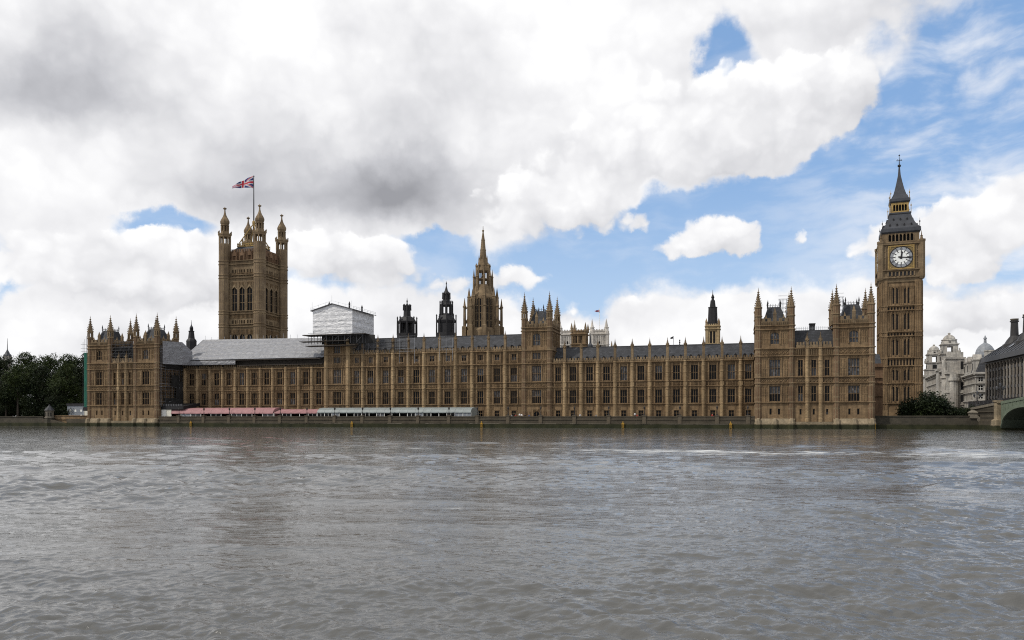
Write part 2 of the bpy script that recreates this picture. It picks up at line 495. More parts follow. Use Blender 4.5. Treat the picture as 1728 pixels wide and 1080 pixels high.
# ------------------------------------------------------------------ mesh helpers
class MB:
    """collects shapes; build() links them as one mesh object"""

    def __init__(self, T=None):
        self.v, self.f, self.mi = [], [], []
        self.k = 0
        self.T = T            # (ox, oy, angle)

    def add(self, vs, fs):
        n = len(self.v)
        if self.T:
            ox, oy, a = self.T
            c, s = math.cos(a), math.sin(a)
            vs = [(ox + x * c - y * s, oy + x * s + y * c, z) for x, y, z in vs]
        self.v += vs
        for f in fs:
            self.f.append(tuple(i + n for i in f))
            self.mi.append(self.k)

    def poly(self, pts):
        self.add(list(pts), [tuple(range(len(pts)))])

    def box(self, x0, x1, y0, y1, z0, z1):
        self.add([(x0, y0, z0), (x1, y0, z0), (x1, y1, z0), (x0, y1, z0), (x0, y0, z1), (x1, y0, z1), (x1, y1, z1), (x0, y1, z1)],
                 [(0, 3, 2, 1), (4, 5, 6, 7), (0, 1, 5, 4), (1, 2, 6, 5), (2, 3, 7, 6), (3, 0, 4, 7)])

    def lathe(self, cx, cy, prof, n=8, rot=None, sx=1.0, sy=1.0):
        rot = math.pi / n if rot is None else rot
        vs, fs = [], []
        for z, r in prof:
            r = max(r, 0.004)
            for i in range(n):
                a = rot + 2 * math.pi * i / n
                vs.append((cx + r * math.cos(a) * sx, cy + r * math.sin(a) * sy, z))
        for j in range(len(prof) - 1):
            for i in range(n):
                i2 = (i + 1) % n
                fs.append((j * n + i, j * n + i2, (j + 1) * n + i2, (j + 1) * n + i))
        fs.append(tuple(reversed(range(n))))
        fs.append(tuple((len(prof) - 1) * n + i for i in range(n)))
        self.add(vs, fs)

    def sq(self, cx, cy, prof, sx=1.0, sy=1.0):      # square lathe; r = half width
        self.lathe(cx, cy, [(z, r * math.sqrt(2)) for z, r in prof], 4, math.pi / 4, sx, sy)

    def tube(self, p, q, r, n=5):
        p, q = Vector(p), Vector(q)
        d = (q - p)
        if d.length < 1e-6:
            return
        d.normalize()
        a = d.orthogonal().normalized()
        b = d.cross(a)
        vs, fs = [], []
        for c in (p, q):
            for i in range(n):
                t = 2 * math.pi * i / n
                w = c + (a * math.cos(t) + b * math.sin(t)) * r
                vs.append(tuple(w))
        for i in range(n):
            j = (i + 1) % n
            fs.append((i, j, n + j, n + i))
        fs.append(tuple(reversed(range(n))))
        fs.append(tuple(range(n, 2 * n)))
        self.add(vs, fs)

    def holes(self, x0, x1, z0, z1, hs, y=0.0, depth=0.35):
        """a wall face toward -y with rectangular openings and their reveals"""
        xs = sorted(set([x0, x1] + [h[0] for h in hs] + [h[1] for h in hs]))
        zs = sorted(set([z0, z1] + [h[2] for h in hs] + [h[3] for h in hs]))
        for i in range(len(xs) - 1):
            # merge vertically where no hole
            run = None
            for j in range(len(zs) - 1):
                cx, cz = (xs[i] + xs[i + 1]) / 2, (zs[j] + zs[j + 1]) / 2
                inside = any(h[0] < cx < h[1] and h[2] < cz < h[3] for h in hs)
                if not inside and run is None:
                    run = zs[j]
                if inside and run is not None:
                    self._wq(xs[i], xs[i + 1], run, zs[j], y)
                    run = None
            if run is not None:
                self._wq(xs[i], xs[i + 1], run, zs[-1], y)
        for a, b, c, d in hs:
            self.poly([(a, y, c), (a, y, d), (a, y + depth, d), (a, y + depth, c)])
            self.poly([(b, y, d), (b, y, c), (b, y + depth, c), (b, y + depth, d)])
            self.poly([(a, y, c), (a, y + depth, c), (b, y + depth, c), (b, y, c)])
            self.poly([(a, y, d), (b, y, d), (b, y + depth, d), (a, y + depth, d)])

    def _wq(self, x0, x1, z0, z1, y):
        self.poly([(x0, y, z0), (x1, y, z0), (x1, y, z1), (x0, y, z1)])

    def arch(self, x0, x1, zs, zt, y=0.04, n=5, pointed=True):
        """fills the two corners above a pointed arch inside a rectangular opening"""
        xm, w, h = (x0 + x1) / 2, (x1 - x0) / 2, zt - zs
        for sgn in (-1, 1):
            xe = xm + sgn * w
            prev = (xe, zs)
            for i in range(1, n + 1):
                a = i / n
                px = xm + sgn * w * math.cos(a * math.pi / 2) if not pointed else xm + sgn * w * (1 - a ** 1.7)
                pz = zs + h * math.sin(a * math.pi / 2) if not pointed else zs + h * (1 - (1 - a) ** 1.5)
                q = [(prev[0], y, prev[1]), (px, y, pz), (xe, y, pz) if i < n else (xe, y, zt)]
                if sgn > 0:
                    q = q[::-1]
                self.poly(q)
                if i > 1:
                    q = [(prev[0], y, prev[1]), (xe, y, pz), (xe, y, prev[1])]
                    if sgn > 0:
                        q = q[::-1]
                    self.poly(q)
                prev = (px, pz)

    def mesh(self, name, mats, smooth=False):
        me = bpy.data.meshes.new(name)
        me.from_pydata(self.v, [], self.f)
        for m in (mats if isinstance(mats, (list, tuple)) else [mats]):
            me.materials.append(m)
        if isinstance(mats, (list, tuple)) and len(mats) > 1:
            me.polygons.foreach_set('material_index', self.mi)
        if smooth:
            me.polygons.foreach_set('use_smooth', [True] * len(self.f))
        me.update()
        return me

    def build(self, name, mats, parent=None, smooth=False, loc=(0, 0, 0), rz=0.0):
        return put(name, self.mesh(name, mats, smooth), parent, loc, rz)


def put(name, me, parent=None, loc=(0, 0, 0), rz=0.0):
    o = bpy.data.objects.new(name, me)
    COL.objects.link(o)
    o.location = loc
    o.rotation_euler = (0, 0, rz)
    if parent:
        o.parent = parent
    return o


def tag(o, label, cat, group=None, kind=None):
    if label:
        o['label'] = label
    if cat:
        o['category'] = cat
    if group:
        o['group'] = group
    if kind:
        o['kind'] = kind
    return o


def thing(name, label, cat, loc, rz=0.0, group=None):
    o = bpy.data.objects.new(name, None)
    o.empty_display_size = 1.0
    COL.objects.link(o)
    o.location = loc
    o.rotation_euler = (0, 0, rz)
    return tag(o, label, cat, group)


def pthing(name, label, cat, s, t, group=None, z=0.0):      # a thing set out on the river-front grid
    x, y = pt(s, t)
    return thing(name, label, cat, (x, y, z), RZ, group)


# ------------------------------------------------------------------ windows (shared meshes)
_wc = {}


def window_meshes(w, h, lights, trans, var, arch=0.0, bar=0.085, yp=0.32, mat=None):
    key = (round(w, 2), round(h, 2), lights, tuple(trans), var, arch, bar, yp, mat.name if mat else '')
    if key in _wc:
        return _wc[key]
    p = MB()
    hm = h * (trans[0] if trans else 0.5)
    p.k = 1 if var in ('g', 'lg') else 0
    p.poly([(-w / 2, yp, 0), (w / 2, yp, 0), (w / 2, yp, hm), (-w / 2, yp, hm)])
    p.k = 1 if var in ('g', 'ug') else 0
    p.poly([(-w / 2, yp, hm), (w / 2, yp, hm), (w / 2, yp, h), (-w / 2, yp, h)])
    pm = p.mesh("window", [GLASS, GLASSG])
    f = MB()
    y0, y1 = yp - 0.2, yp - 0.02
    e = bar * 0.4
    f.box(-w / 2, -w / 2 + e, y0, y1, 0, h)
    f.box(w / 2 - e, w / 2, y0, y1, 0, h)
    f.box(-w / 2 + e, w / 2 - e, y0, y1, 0, e)
    f.box(-w / 2 + e, w / 2 - e, y0, y1, h - e, h)
    for i in range(1, lights):
        xc = -w / 2 + w * i / lights
        f.box(xc - bar / 2, xc + bar / 2, y0, y1, e, h - e)
    for tr in trans:
        f.box(-w / 2 + e, w / 2 - e, y0 + .02, y1 - .01, h * tr - bar * .55, h * tr + bar * .55)
    if arch > 0:
        f.arch(-w / 2, w / 2, h - arch, h, y=y0 - .04)
    fm = f.mesh("mullion_frame", mat or STONE)
    _wc[key] = (pm, fm)
    return _wc[key]


def add_window(parent, x, z, w, h, lights=3, trans=(.5,), var='d', y=0.0, rz=0.0, arch=0.0, bar=0.085, mat=None, frame=True):
    pm, fm = window_meshes(w, h, lights, trans, var, arch, bar, mat=mat)
    o = put("window", pm, parent, (x, y, z), rz)
    if frame:
        put("mullion_frame", fm, o)
    return o


# ------------------------------------------------------------------ gothic pieces
CAP = [(0, 1.14), (.035, 1.14), (.05, .86), (.16, .82), (.28, .66), (.40, .46), (.50, .32), (.60, .21), (.72, .13),
       (.735, .30), (.76, .34), (.785, .28), (.80, .09), (.86, .08), (.875, .16), (.89, .07), (1.0, .025)]


def cap_mesh(mb, cx, cy, z0, z1, r, crockets=True, prof=CAP, n=8):
    h = z1 - z0
    mb.lathe(cx, cy, [(z0 + a * h, r * b) for a, b in prof], n)
    if crockets:
        for a, b in ((.12, .95), (.22, .86), (.33, .66), (.44, .45), (.54, .3), (.64, .19)):
            for i in range(8):
                an = math.pi / 8 + i * math.pi / 4
                rr = r * (b + .10)
                x, y, z, q = cx + rr * math.cos(an), cy + rr * math.sin(an), z0 + a * h, r * .095
                mb.box(x - q, x + q, y - q, y + q, z - q, z + q * 1.6)


def turret(parent, cx, cy, z0, zc, ztip, r, rings=(), lantern=None, mat=None, capmat=None, name="turret", panels=True):
    """octagonal turret: panelled shaft, open lantern, crocketed ogee cap"""
    mat = mat or STONE_T
    mb = MB()
    segs = [(z0, zc)] if not lantern else [(z0, lantern[0]), (lantern[1], zc)]
    for a, b in segs:
        mb.lathe(cx, cy, [(a, r), (b, r)])
    for z in rings:
        mb.lathe(cx, cy, [(z - .22, r * 1.02), (z - .1, r * 1.17), (z + .14, r * 1.17), (z + .26, r * 1.02)])
    if lantern:
        a, b = lantern
        for i in range(8):
            an = math.pi / 8 + i * math.pi / 4
            x, y, q = cx + r * .86 * math.cos(an), cy + r * .86 * math.sin(an), r * .15
            mb.box(x - q, x + q, y - q, y + q, a, b)
        mb.lathe(cx, cy, [(a, r * 1.0), (a + .12, r * .2)])
    o = mb.build(name, mat, parent)
    if panels:
        p = MB()
        for a, b in segs:
            zz = a
            if b - a < 1.2:
                continue
            nseg = max(1, int((b - a) / 3.2))
            for j in range(nseg):
                za, zb = a + (b - a) * j / nseg + .35, a + (b - a) * (j + 1) / nseg - .3
                for i in range(8):
                    an = i * math.pi / 4
                    rr = r * math.cos(math.pi / 8) + .012
                    ux, uy = -math.sin(an), math.cos(an)
                    w = r * .20
                    bx, by = cx + rr * math.cos(an), cy + rr * math.sin(an)
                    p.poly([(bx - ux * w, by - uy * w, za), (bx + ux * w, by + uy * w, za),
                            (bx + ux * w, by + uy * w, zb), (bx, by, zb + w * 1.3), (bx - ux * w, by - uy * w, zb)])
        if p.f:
            p.build("shade_panel", STONE_D, o)  # flat faces; the darker stone paints the shade of sunk panels
    c = MB()
    cap_mesh(c, cx, cy, zc, ztip, r)
    c.build("cap", capmat or mat, o)
    return o


def string(mb, x0, x1, z, h=.3, out=.22, y=0.0):
    """moulded string course"""
    mb.box(x0, x1, y - out * 1.2, y - .003, z, z + h * .4)
    mb.box(x0, x1, y - out * 2.2, y - .003, z + h * .4, z + h)


def ribs(mb, x0, x1, z0, z1, n, w=.10, out=.10, y=0.0, heads=True):
    """blind tracery: n panels between thin upright ribs"""
    out = out * 2.4
    for i in range(n + 1):
        x = x0 + (x1 - x0) * i / n
        mb.box(x - w * .6, x + w * .6, y - out, y - .002, z0, z1)
    if heads:
        lw = (x1 - x0) / n
        for i in range(n):
            xa = x0 + lw * i
            for zt in (z1,):
                mb.poly([(xa, y - out * .7, zt - lw * .5), (xa + lw * .5, y - out * .7, zt), (xa, y - out * .7, zt)])
                mb.poly([(xa + lw, y - out * .7, zt - lw * .5), (xa + lw, y - out * .7, zt), (xa + lw * .5, y - out * .7, zt)])


def lozenges(mb, x0, x1, z0, z1, n, out=.1, y=0.0, w=.09):
    """carved band: squared panels each with a quatrefoil ring and a shield"""
    out = out * 2.0
    lw, h = (x1 - x0) / n, z1 - z0
    for i in range(n + 1):
        x = x0 + lw * i
        mb.box(x - w / 2, x + w / 2, y - out, y - .002, z0, z1)
    for i in range(n):
        cx, cz, r = x0 + lw * (i + .5), (z0 + z1) / 2, min(lw, h) * .43
        k = 10
        for j in range(k):
            a0, a1 = 2 * math.pi * j / k, 2 * math.pi * (j + 1) / k
            r0, r1 = r * (1 + .13 * math.cos(4 * a0)), r * (1 + .13 * math.cos(4 * a1))
            mb.poly([(cx + r0 * math.cos(a0), y - out, cz + r0 * math.sin(a0)), (cx + r0 * .74 * math.cos(a0), y - out, cz + r0 * .74 * math.sin(a0)),
                     (cx + r1 * .74 * math.cos(a1), y - out, cz + r1 * .74 * math.sin(a1)), (cx + r1 * math.cos(a1), y - out, cz + r1 * math.sin(a1))])
            for q_ in (1.0, .74):
                mb.poly([(cx + r0 * q_ * math.cos(a0), y - out, cz + r0 * q_ * math.sin(a0)), (cx + r1 * q_ * math.cos(a1), y - out, cz + r1 * q_ * math.sin(a1)),
                         (cx + r1 * q_ * math.cos(a1), y - .002, cz + r1 * q_ * math.sin(a1)), (cx + r0 * q_ * math.cos(a0), y - .002, cz + r0 * q_ * math.sin(a0))])
        q = r * .3
        mb.poly([(cx - q, y - out * 1.3, cz + q), (cx - q, y - out * 1.3, cz - q * .2), (cx, y - out * 1.3, cz - q * 1.2), (cx + q, y - out * 1.3, cz - q * .2), (cx + q, y - out * 1.3, cz + q)])


def crenels(mb, x0, x1, z0, z1, y0=-.1, y1=.25, pitch=.9, low=.55):
    """parapet: low pierced wall with stepped merlons"""
    zl = z0 + (z1 - z0) * low
    mb.box(x0, x1, y0, y1, z0, zl)
    n = max(1, int(round((x1 - x0) / pitch)))
    p = (x1 - x0) / n
    for i in range(n):
        xa = x0 + p * i
        mb.box(xa + p * .2, xa + p * .8, y0, y1, zl, z1)
    return zl


# ------------------------------------------------------------------ palace ranges
Z_TERR = 2.5


def buttress(parent, x, zc, ztip, z0=Z_TERR, r=.54, y=-.35, strings=(7.3, 12.7, 14.4, 20.6), pin=2.5):
    b = MB()
    b.lathe(x, y, [(z0, r * 1.2), (z0 + 1.0, r * 1.2), (z0 + 1.15, r), (strings[0] - 1.2, r * 1.0), (zc, r * .94)])
    for z in strings:
        b.lathe(x, y, [(z, r), (z + .06, r * 1.18), (z + .3, r * 1.18), (z + .36, r)])
    for z in (9.8, 11.9, 17.2, 19.2):
        b.lathe(x, y, [(z, r), (z + .05, r * 1.14), (z + .2, r * 1.14), (z + .26, r)])
    b.sq(x, y + .1, [(13.1, r * .98), (14.2, r * .98)])
    b.box(x - r * 1.25, x + r * 1.25, y + .1, -.005, z0, zc)
    o = b.build("buttress", STONE_B, parent)
    p = MB()
    zs = ztip - pin
    w = r * .74
    p.sq(x, y + .25, [(zc, w), (zc + .15, w * 1.25), (zc + .45, w * 1.25), (zc + .5, w), (zs, w * .94)])
    p.sq(x, y + .25, [(zs, w * 1.3), (zs + .2, w * 1.3), (zs + .25, w * .9)])
    cap_mesh(p, x, y + .25, zs + .2, ztip, w * .95)
    # little gablets at the foot of the spirelet
    for sx, sy in ((1, 0), (-1, 0), (0, 1), (0, -1)):
        p.box(x + sx * w - .13, x + sx * w + .13, y + .25 + sy * w - .13, y + .25 + sy * w + .13, zs - .4, zs + .45)
    p.build("pinnacle", STONE_T, o)
    return o


def bay_relief(mb, md, xa, xb, ww, tall):
    """relief of one bay between buttress centres xa..xb (window width ww)"""
    xm = (xa + xb) / 2
    L, Rr = xa + .62, xb - .62
    wl, wr = xm - ww / 2 - .28, xm + ww / 2 + .28
    for z0, z1 in ((7.62, 12.45), (14.75, 20.3)):
        for x in (wl, wr):                                    # shafts flanking the windows
            mb.box(x - .13, x + .13, -.34, -.003, z0, z1)
            mb.box(x - .2, x + .2, -.44, -.343, z0 + (z1 - z0) * .45, z0 + (z1 - z0) * .45 + .35)
        for a, b in ((L, wl - .16), (wr + .16, Rr)):
            if b - a > .35:
                ribs(md, a, b, z0 + .25, z0 + (z1 - z0) * .46, max(1, int((b - a) / .42)), .07, .07)
                ribs(md, a, b, z0 + (z1 - z0) * .54, z1 - .25, max(1, int((b - a) / .42)), .07, .07)
        # hood and blind heads above the window
        ribs(md, xm - ww / 2 - .1, xm + ww / 2 + .1, z1 - .62, z1 - .05, 6, .06, .07)
    lozenges(md, L, wl - .15, 12.78 + .3, 14.28, 1, .08)
    lozenges(md, wl + .15, wr - .15, 12.78 + .3, 14.28, 3, .12)
    lozenges(md, wr + .15, Rr, 12.78 + .3, 14.28, 1, .08)
    mb.box(wl - .13, wl + .13, -.22, -.003, 13.05, 14.3)
    mb.box(wr - .13, wr + .13, -.22, -.003, 13.05, 14.3)
    if tall:
        for x in (wl, wr):
            mb.box(x - .12, x + .12, -.2, -.003, 20.95, 24.5)
        lozenges(md, wl + .2, wr - .2, 20.98, 22.0, 3, .10)
        ribs(md, L, wl - .15, 21.1, 24.4, 2, .07, .07)
        ribs(md, wr + .15, Rr, 21.1, 24.4, 2, .07, .07)
    ribs(md, xm - 1.2, xm + 1.2, 5.75, 7.15, 1, .08, .06, heads=False)


def make_range(root, xb, x0, x1, tall, variants, roof=True, ridge=26.0, ridge_y=7.5, tip=28.1, vis_doors=True, depth=14.0):
    """a range of bays.  xb: buttress positions, x0..x1: ends (local x)"""
    ztop = 24.9 if tall else 20.6
    edges = [x0] + list(xb) + [x1]
    holes_, wins, doors = [], [], []
    mb, md = MB(), MB()
    k = 0
    for i in range(len(edges) - 1):
        xa, xz = edges[i], edges[i + 1]
        if xz - xa < 3.2:
            continue
        xm = (xa + xz) / 2
        ww = min(2.05, (xz - xa) * .40)
        for z, h in ((7.75, 4.25), (14.95, 4.45)):
            holes_.append((xm - ww / 2, xm + ww / 2, z, z + h))
            wins.append((xm, z, ww, h))
        if tall:
            holes_.append((xm - ww * .38, xm + ww * .38, 22.1, 24.0))
            wins.append((xm, 22.1, ww * .76, 1.9))
        holes_.append((xm - .75, xm + .75, 2.55, 5.35))
        doors.append(xm)
        bay_relief(mb, md, xa, xz, ww, tall)
        for a, b in ((xm - .95, xm - .77), (xm + .77, xm + .95)):
            mb.box(a, b, -.16, -.003, 2.5, 5.5)
        mb.box(xm - .95, xm + .95, -.2, -.004, 5.5, 5.68)
    mb.holes(x0, x1, Z_TERR - .5, ztop, holes_)
    strs = [7.3, 12.75, 14.4, 20.45] + ([24.75] if tall else [])
    for z in strs:
        string(mb, x0, x1, z, .34 if z < 20 else .42, .2 if z < 20 else .3)
    w = mb.build("wall", STONE, root)
    md.build("carved_panels", STONE, w)
    body = MB()
    body.box(x0, x1, .5, depth, Z_TERR - .5, ztop - .1)
    body.build("inner_wall", STONE_T, root)
    for j, (x, z, ww, h) in enumerate(wins):
        add_window(root, x, z, ww, h, 3, (.5,) if h > 3 else (), variants(j, z))
    dm = window_meshes(1.5, 2.8, 2, (.72,), 'd')
    for x in doors:
        o = put("door", dm[0], root, (x, 0, 2.55))
        put("door_frame", dm[1], o)
    # parapet
    p = MB()
    zt = ztop + .42
    for i in range(len(edges) - 1):
        xa, xz = edges[i] + .4, edges[i + 1] - .4
        if xz - xa > .8:
            crenels(p, xa, xz, zt - .2, zt + 1.2)
            ribs(p, xa + .1, xz - .1, zt - .12, zt + .42, max(2, int((xz - xa) / .55)), .08, .08, y=-.1, heads=False)
    p.build("parapet", STONE_T, root)
    st = (7.3, 12.7, 14.4, 20.5) + ((24.8,) if tall else ())
    for x in xb:
        buttress(root, x, zt, tip, strings=st)
    if roof:
        r = MB()
        ze = ztop - .1
        r.poly([(x0, .9, ze), (x1, .9, ze), (x1, ridge_y, ridge), (x0, ridge_y, ridge)])
        r.poly([(x1, 2 * ridge_y, ze), (x0, 2 * ridge_y, ze), (x0, ridge_y, ridge), (x1, ridge_y, ridge)])
        r.poly([(x0, .9, ze), (x0, ridge_y, ridge), (x0, 2 * ridge_y, ze)])
        r.poly([(x1, .9, ze), (x1, 2 * ridge_y, ze), (x1, ridge_y, ridge)])
        r.box(x0, x1, ridge_y - .12, ridge_y + .12, ridge - .05, ridge + .16)
        ro = r.build("roof", SLATE, root)
        sl_ = (ridge - ze) / (ridge_y - .9)
        dmb = MB()
        dmb.box(-.38, .38, -.5, 1.1, -.1, .62)
        dmb.add([(-.5, -.6, .6), (.5, -.6, .6), (0, -.6, 1.15), (-.5, 1.3, .6), (.5, 1.3, .6), (0, 1.3, 1.15)],
                [(0, 1, 2), (0, 2, 5, 3), (1, 4, 5, 2), (3, 5, 4)])
        dmesh = dmb.mesh("dormer", BLACKIRON)
        for i in range(len(edges) - 1):
            xa, xz = edges[i], edges[i + 1]
            if xz - xa > 3.2:
                for fr in (.28, .72):
                    yy = 2.4
                    put("dormer", dmesh, ro, (xa + (xz - xa) * fr, yy, ze + (yy - .9) * sl_))
    return w


TF = 12.5                       # depth of the main front behind the river wall
rng = random.Random(3)

# --- low range, left (its roof is under sheeting)
s0, s1 = 30.9, 90.2
rt = pthing("palace_range", "two storey sandstone range under grey sheeted roof, behind the pink awning", "palace wing", s0, TF)
XB_L = [s_at(p, TF) - s0 for p in (313, 334, 355.3, 376.6, 397.7, 418.8, 440, 461, 483, 505, 527)]
make_range(rt, XB_L, 0, s1 - s0, False, lambda j, z: rng.choice(['d', 'd', 'ug', 'g', 'd']) if z > 14 else rng.choice(['d', 'd', 'd', 'lg']),
           roof=False, tip=22.4)

# --- tall centre
s0, s1 = 99.8, 161.9
rt = pthing("palace_range", "three storey sandstone centre range with slate roof, behind the grey marquee", "palace wing", s0, TF)
XB_M = [s_at(p, TF) - s0 for p in (612.7, 638, 663.6, 689.4, 715.7, 742, 769, 797, 824.6, 852.7)]
make_range(rt, XB_M, 0, s1 - s0, True, lambda j, z: rng.choice(['g', 'g', 'ug', 'd', 'lg']) if z > 14 else rng.choice(['d', 'd', 'd', 'd', 'ug']),
           ridge=31.2, ridge_y=8.0, tip=32.0)

# --- right range
s0, s1 = 171.7, 235.0
rt = pthing("palace_range", "two storey sandstone range with long slate roof facing the open terrace", "palace wing", s0, TF)
XB_R = [s_at(p, TF) - s0 for p in (953, 981, 1009, 1038, 1067, 1096.5, 1126.5, 1156.6, 1187.5, 1218.5, 1250)]
vr = {1: 'd', 2: 'd', 4: 'g', 5: 'g', 8: 'ug', 9: 'd', 10: 'lg'}
make_range(rt, XB_R, 0, s1 - s0, False, lambda j, z: (rng.choice(['d', 'd', 'g', 'ug']) if z > 14 else rng.choice(['d', 'd', 'd', 'd', 'g'])),
           ridge=26.3, ridge_y=7.5, tip=28.3)


# ------------------------------------------------------------------ towers of the river front
def tower_face(root, w, y, z0, cfg, T=None, side=False):
    """one wall face of a front tower, with strings, windows and tracery.  Local x 0..w at depth y"""
    mb, md = MB(T), MB(T)
    hs = []
    xm = w / 2
    for (dx, z, ww, h, li, tr, var, ar) in cfg['win']:
        hs.append((xm + dx - ww / 2, xm + dx + ww / 2, z, z + h))
    mb.holes(0, w, z0, cfg['top'], hs, y)
    for z in cfg['str']:
        string(mb, 0, w, z, .36, .22, y)
    for (dx, z, ww, h, li, tr, var, ar) in cfg['win']:
        if ww > 1.1:
            for x in (xm + dx - ww / 2 - .3, xm + dx + ww / 2 + .3):
                mb.box(x - .15, x + .15, y - .22, y - .003, z - .2, z + h + .5)
            ribs(md, xm + dx - ww / 2, xm + dx + ww / 2, z + h + .08, z + h + .7, 4, .07, .09, y)
            if xm + dx - ww / 2 - .55 > 1.5 and len(cfg['win']) < 9:
                for a, b in ((1.15, xm + dx - ww / 2 - .5), (xm + dx + ww / 2 + .5, w - 1.15)):
                    n = max(2, int((b - a) / .55))
                    ribs(md, a, b, z + .1, z + h * .47, n, .07, .06, y)
                    ribs(md, a, b, z + h * .54, z + h, n, .07, .06, y)
    for z0_, z1_ in cfg.get('bands', ()):
        lozenges(md, 1.2, w - 1.2, z0_, z1_, max(3, int((w - 2.4) / 1.1)), .1, y)
    o = mb.build("wall", STONE, root)
    md.build("carved_panels", STONE, o)
    for (dx, z, ww, h, li, tr, var, ar) in cfg['win']:
        if T:
            ox, oy, a = T
            x_, y_ = ox + (xm + dx) * math.cos(a) - y * math.sin(a), oy + (xm + dx) * math.sin(a) + y * math.cos(a)
            add_window(root, x_, z, ww, h, li, tr, var, y_, a, ar)
        else:
            add_window(root, xm + dx, z, ww, h, li, tr, var, y, 0, ar)
    return o


def mansard(root, x0, x1, y0, y1, zb, zt, inset, crest=True):
    r = MB()
    a, b, c, d = x0, x1, y0, y1
    i = inset
    # slightly concave slope
    zs = zb + (zt - zb) * .45
    j = i * .62
    rings = [[(a, c, zb), (b, c, zb), (b, d, zb), (a, d, zb)],
             [(a + j, c + j, zs), (b - j, c + j, zs), (b - j, d - j, zs), (a + j, d - j, zs)],
             [(a + i, c + i, zt), (b - i, c + i, zt), (b - i, d - i, zt), (a + i, d - i, zt)]]
    vs = [v for q in rings for v in q]
    fs = []
    for k in range(2):
        for m in range(4):
            n = (m + 1) % 4
            fs.append((k * 4 + m, k * 4 + n, k * 4 + 4 + n, k * 4 + 4 + m))
    fs.append((8, 9, 10, 11))
    r.add(vs, fs)
    o = r.build("roof", SLATE, root)
    if crest:
        cmb = MB()
        A, B, Cc, D = a + i, b - i, c + i, d - i
        for p, q in (((A, Cc), (B, Cc)), ((B, Cc), (B, D)), ((B, D), (A, D)), ((A, D), (A, Cc))):
            cmb.tube((p[0], p[1], zt + .5), (q[0], q[1], zt + .5), .05, 4)
            n = max(2, int(math.hypot(q[0] - p[0], q[1] - p[1]) / .7))
            for k in range(n):
                x, y = p[0] + (q[0] - p[0]) * k / n, p[1] + (q[1] - p[1]) * k / n
                cmb.box(x - .05, x + .05, y - .05, y + .05, zt, zt + .9)
        for x, y in ((A, Cc), (B, Cc), (A, D), (B, D)):
            cmb.lathe(x, y, [(zt, .16), (zt + .9, .14), (zt + 1.0, .26), (zt + 1.25, .2), (zt + 2.2, .02)], 6)
        cmb.build("cresting", BLACKIRON, o)
    return o


def front_tower(root, x0, w, d, z0, cfg, tr_tip, scale=1.0, rear_tip=None, lantern=True, sides=(True, True)):
    tower_face_T = lambda T, ww, c: tower_face(root, ww, 0.0, z0, c, T)
    tower_face(root, w, 0.0, z0, cfg, (x0, 0, 0))
    plainw = [q for q in cfg['win'] if q[1] > 20]
    sc_ = dict(cfg)
    sc_['win'] = plainw
    if sides[1]:
        tower_face_T((x0 + w, 0, math.pi / 2), d, sc_)
    if sides[0]:
        tower_face_T((x0, d, -math.pi / 2), d, sc_)
    b = MB()
    b.box(x0 + .5, x0 + w - .5, .5, d, z0, cfg['top'] - .05)
    b.build("inner_wall", STONE_T, root)
    r = 1.0
    ct = cfg['top']
    for x, y in ((x0 + r * .7, r * .5), (x0 + w - r * .7, r * .5), (x0 + r * .7, d - r * .5), (x0 + w - r * .7, d - r * .5)):
        zc = ct + 5.2 * scale
        turret(root, x, y, z0, zc, tr_tip, r, rings=[z + .2 for z in cfg['str']] + [zc - .15, ct + 2.6],
               lantern=(zc - 2.2, zc - .7) if lantern else None, mat=STONE_T)
    # parapets
    p = MB()
    for T, ww in (((x0, 0, 0), w), ((x0 + w, 0, math.pi / 2), d), ((x0, d, -math.pi / 2), d), ((x0 + w, d, math.pi), w)):
        p.T = T
        crenels(p, 1.3, ww - 1.3, ct, ct + 2.0, -.12, .22, 1.5, .55)
        ribs(p, 1.5, ww - 1.5, ct + .1, ct + .95, int(ww - 3) * 2, .08, .09, y=-.12, heads=False)
        # gablet and small pinnacle in the middle of the parapet
        p.box(ww / 2 - .42, ww / 2 + .42, -.3, .3, ct, ct + 3.1)
        p.add([(ww / 2 - .5, -.35, ct + 3.1), (ww / 2 + .5, -.35, ct + 3.1), (ww / 2 + .5, .35, ct + 3.1), (ww / 2 - .5, .35, ct + 3.1), (ww / 2, 0, ct + 5.0)],
              [(0, 1, 4), (1, 2, 4), (2, 3, 4), (3, 0, 4)])
        for fx in (.27, .73):
            p.add([(ww * fx - .3, -.2, ct + 1.9), (ww * fx + .3, -.2, ct + 1.9), (ww * fx + .3, .2, ct + 1.9), (ww * fx - .3, .2, ct + 1.9), (ww * fx, 0, ct + 3.2)],
                  [(0, 1, 4), (1, 2, 4), (2, 3, 4), (3, 0, 4)])
    p.build("parapet", STONE_T, root)
    mansard(root, x0 + 1.1, x0 + w - 1.1, 1.1, d - 1.1, ct + .6, ct + 5.6, 2.3)


def pav_cfg(vars_):
    return dict(top=29.6, str=[7.3, 12.75, 14.45, 20.5, 22.6, 28.1, 29.2], bands=[(13.15, 14.35), (20.95, 22.5)],
                win=[(0, 7.8, 2.9, 4.3, 4, (.5,), vars_[0], 0), (0, 15.0, 2.9, 4.7, 4, (.5,), vars_[1], 0),
                     (0, 24.2, 2.3, 3.3, 3, (.4,), vars_[2], .8), (-1.15, 4.0, .62, 1.7, 1, (), 'd', 0), (1.15, 4.0, .62, 1.7, 1, (), 'd', 0)])


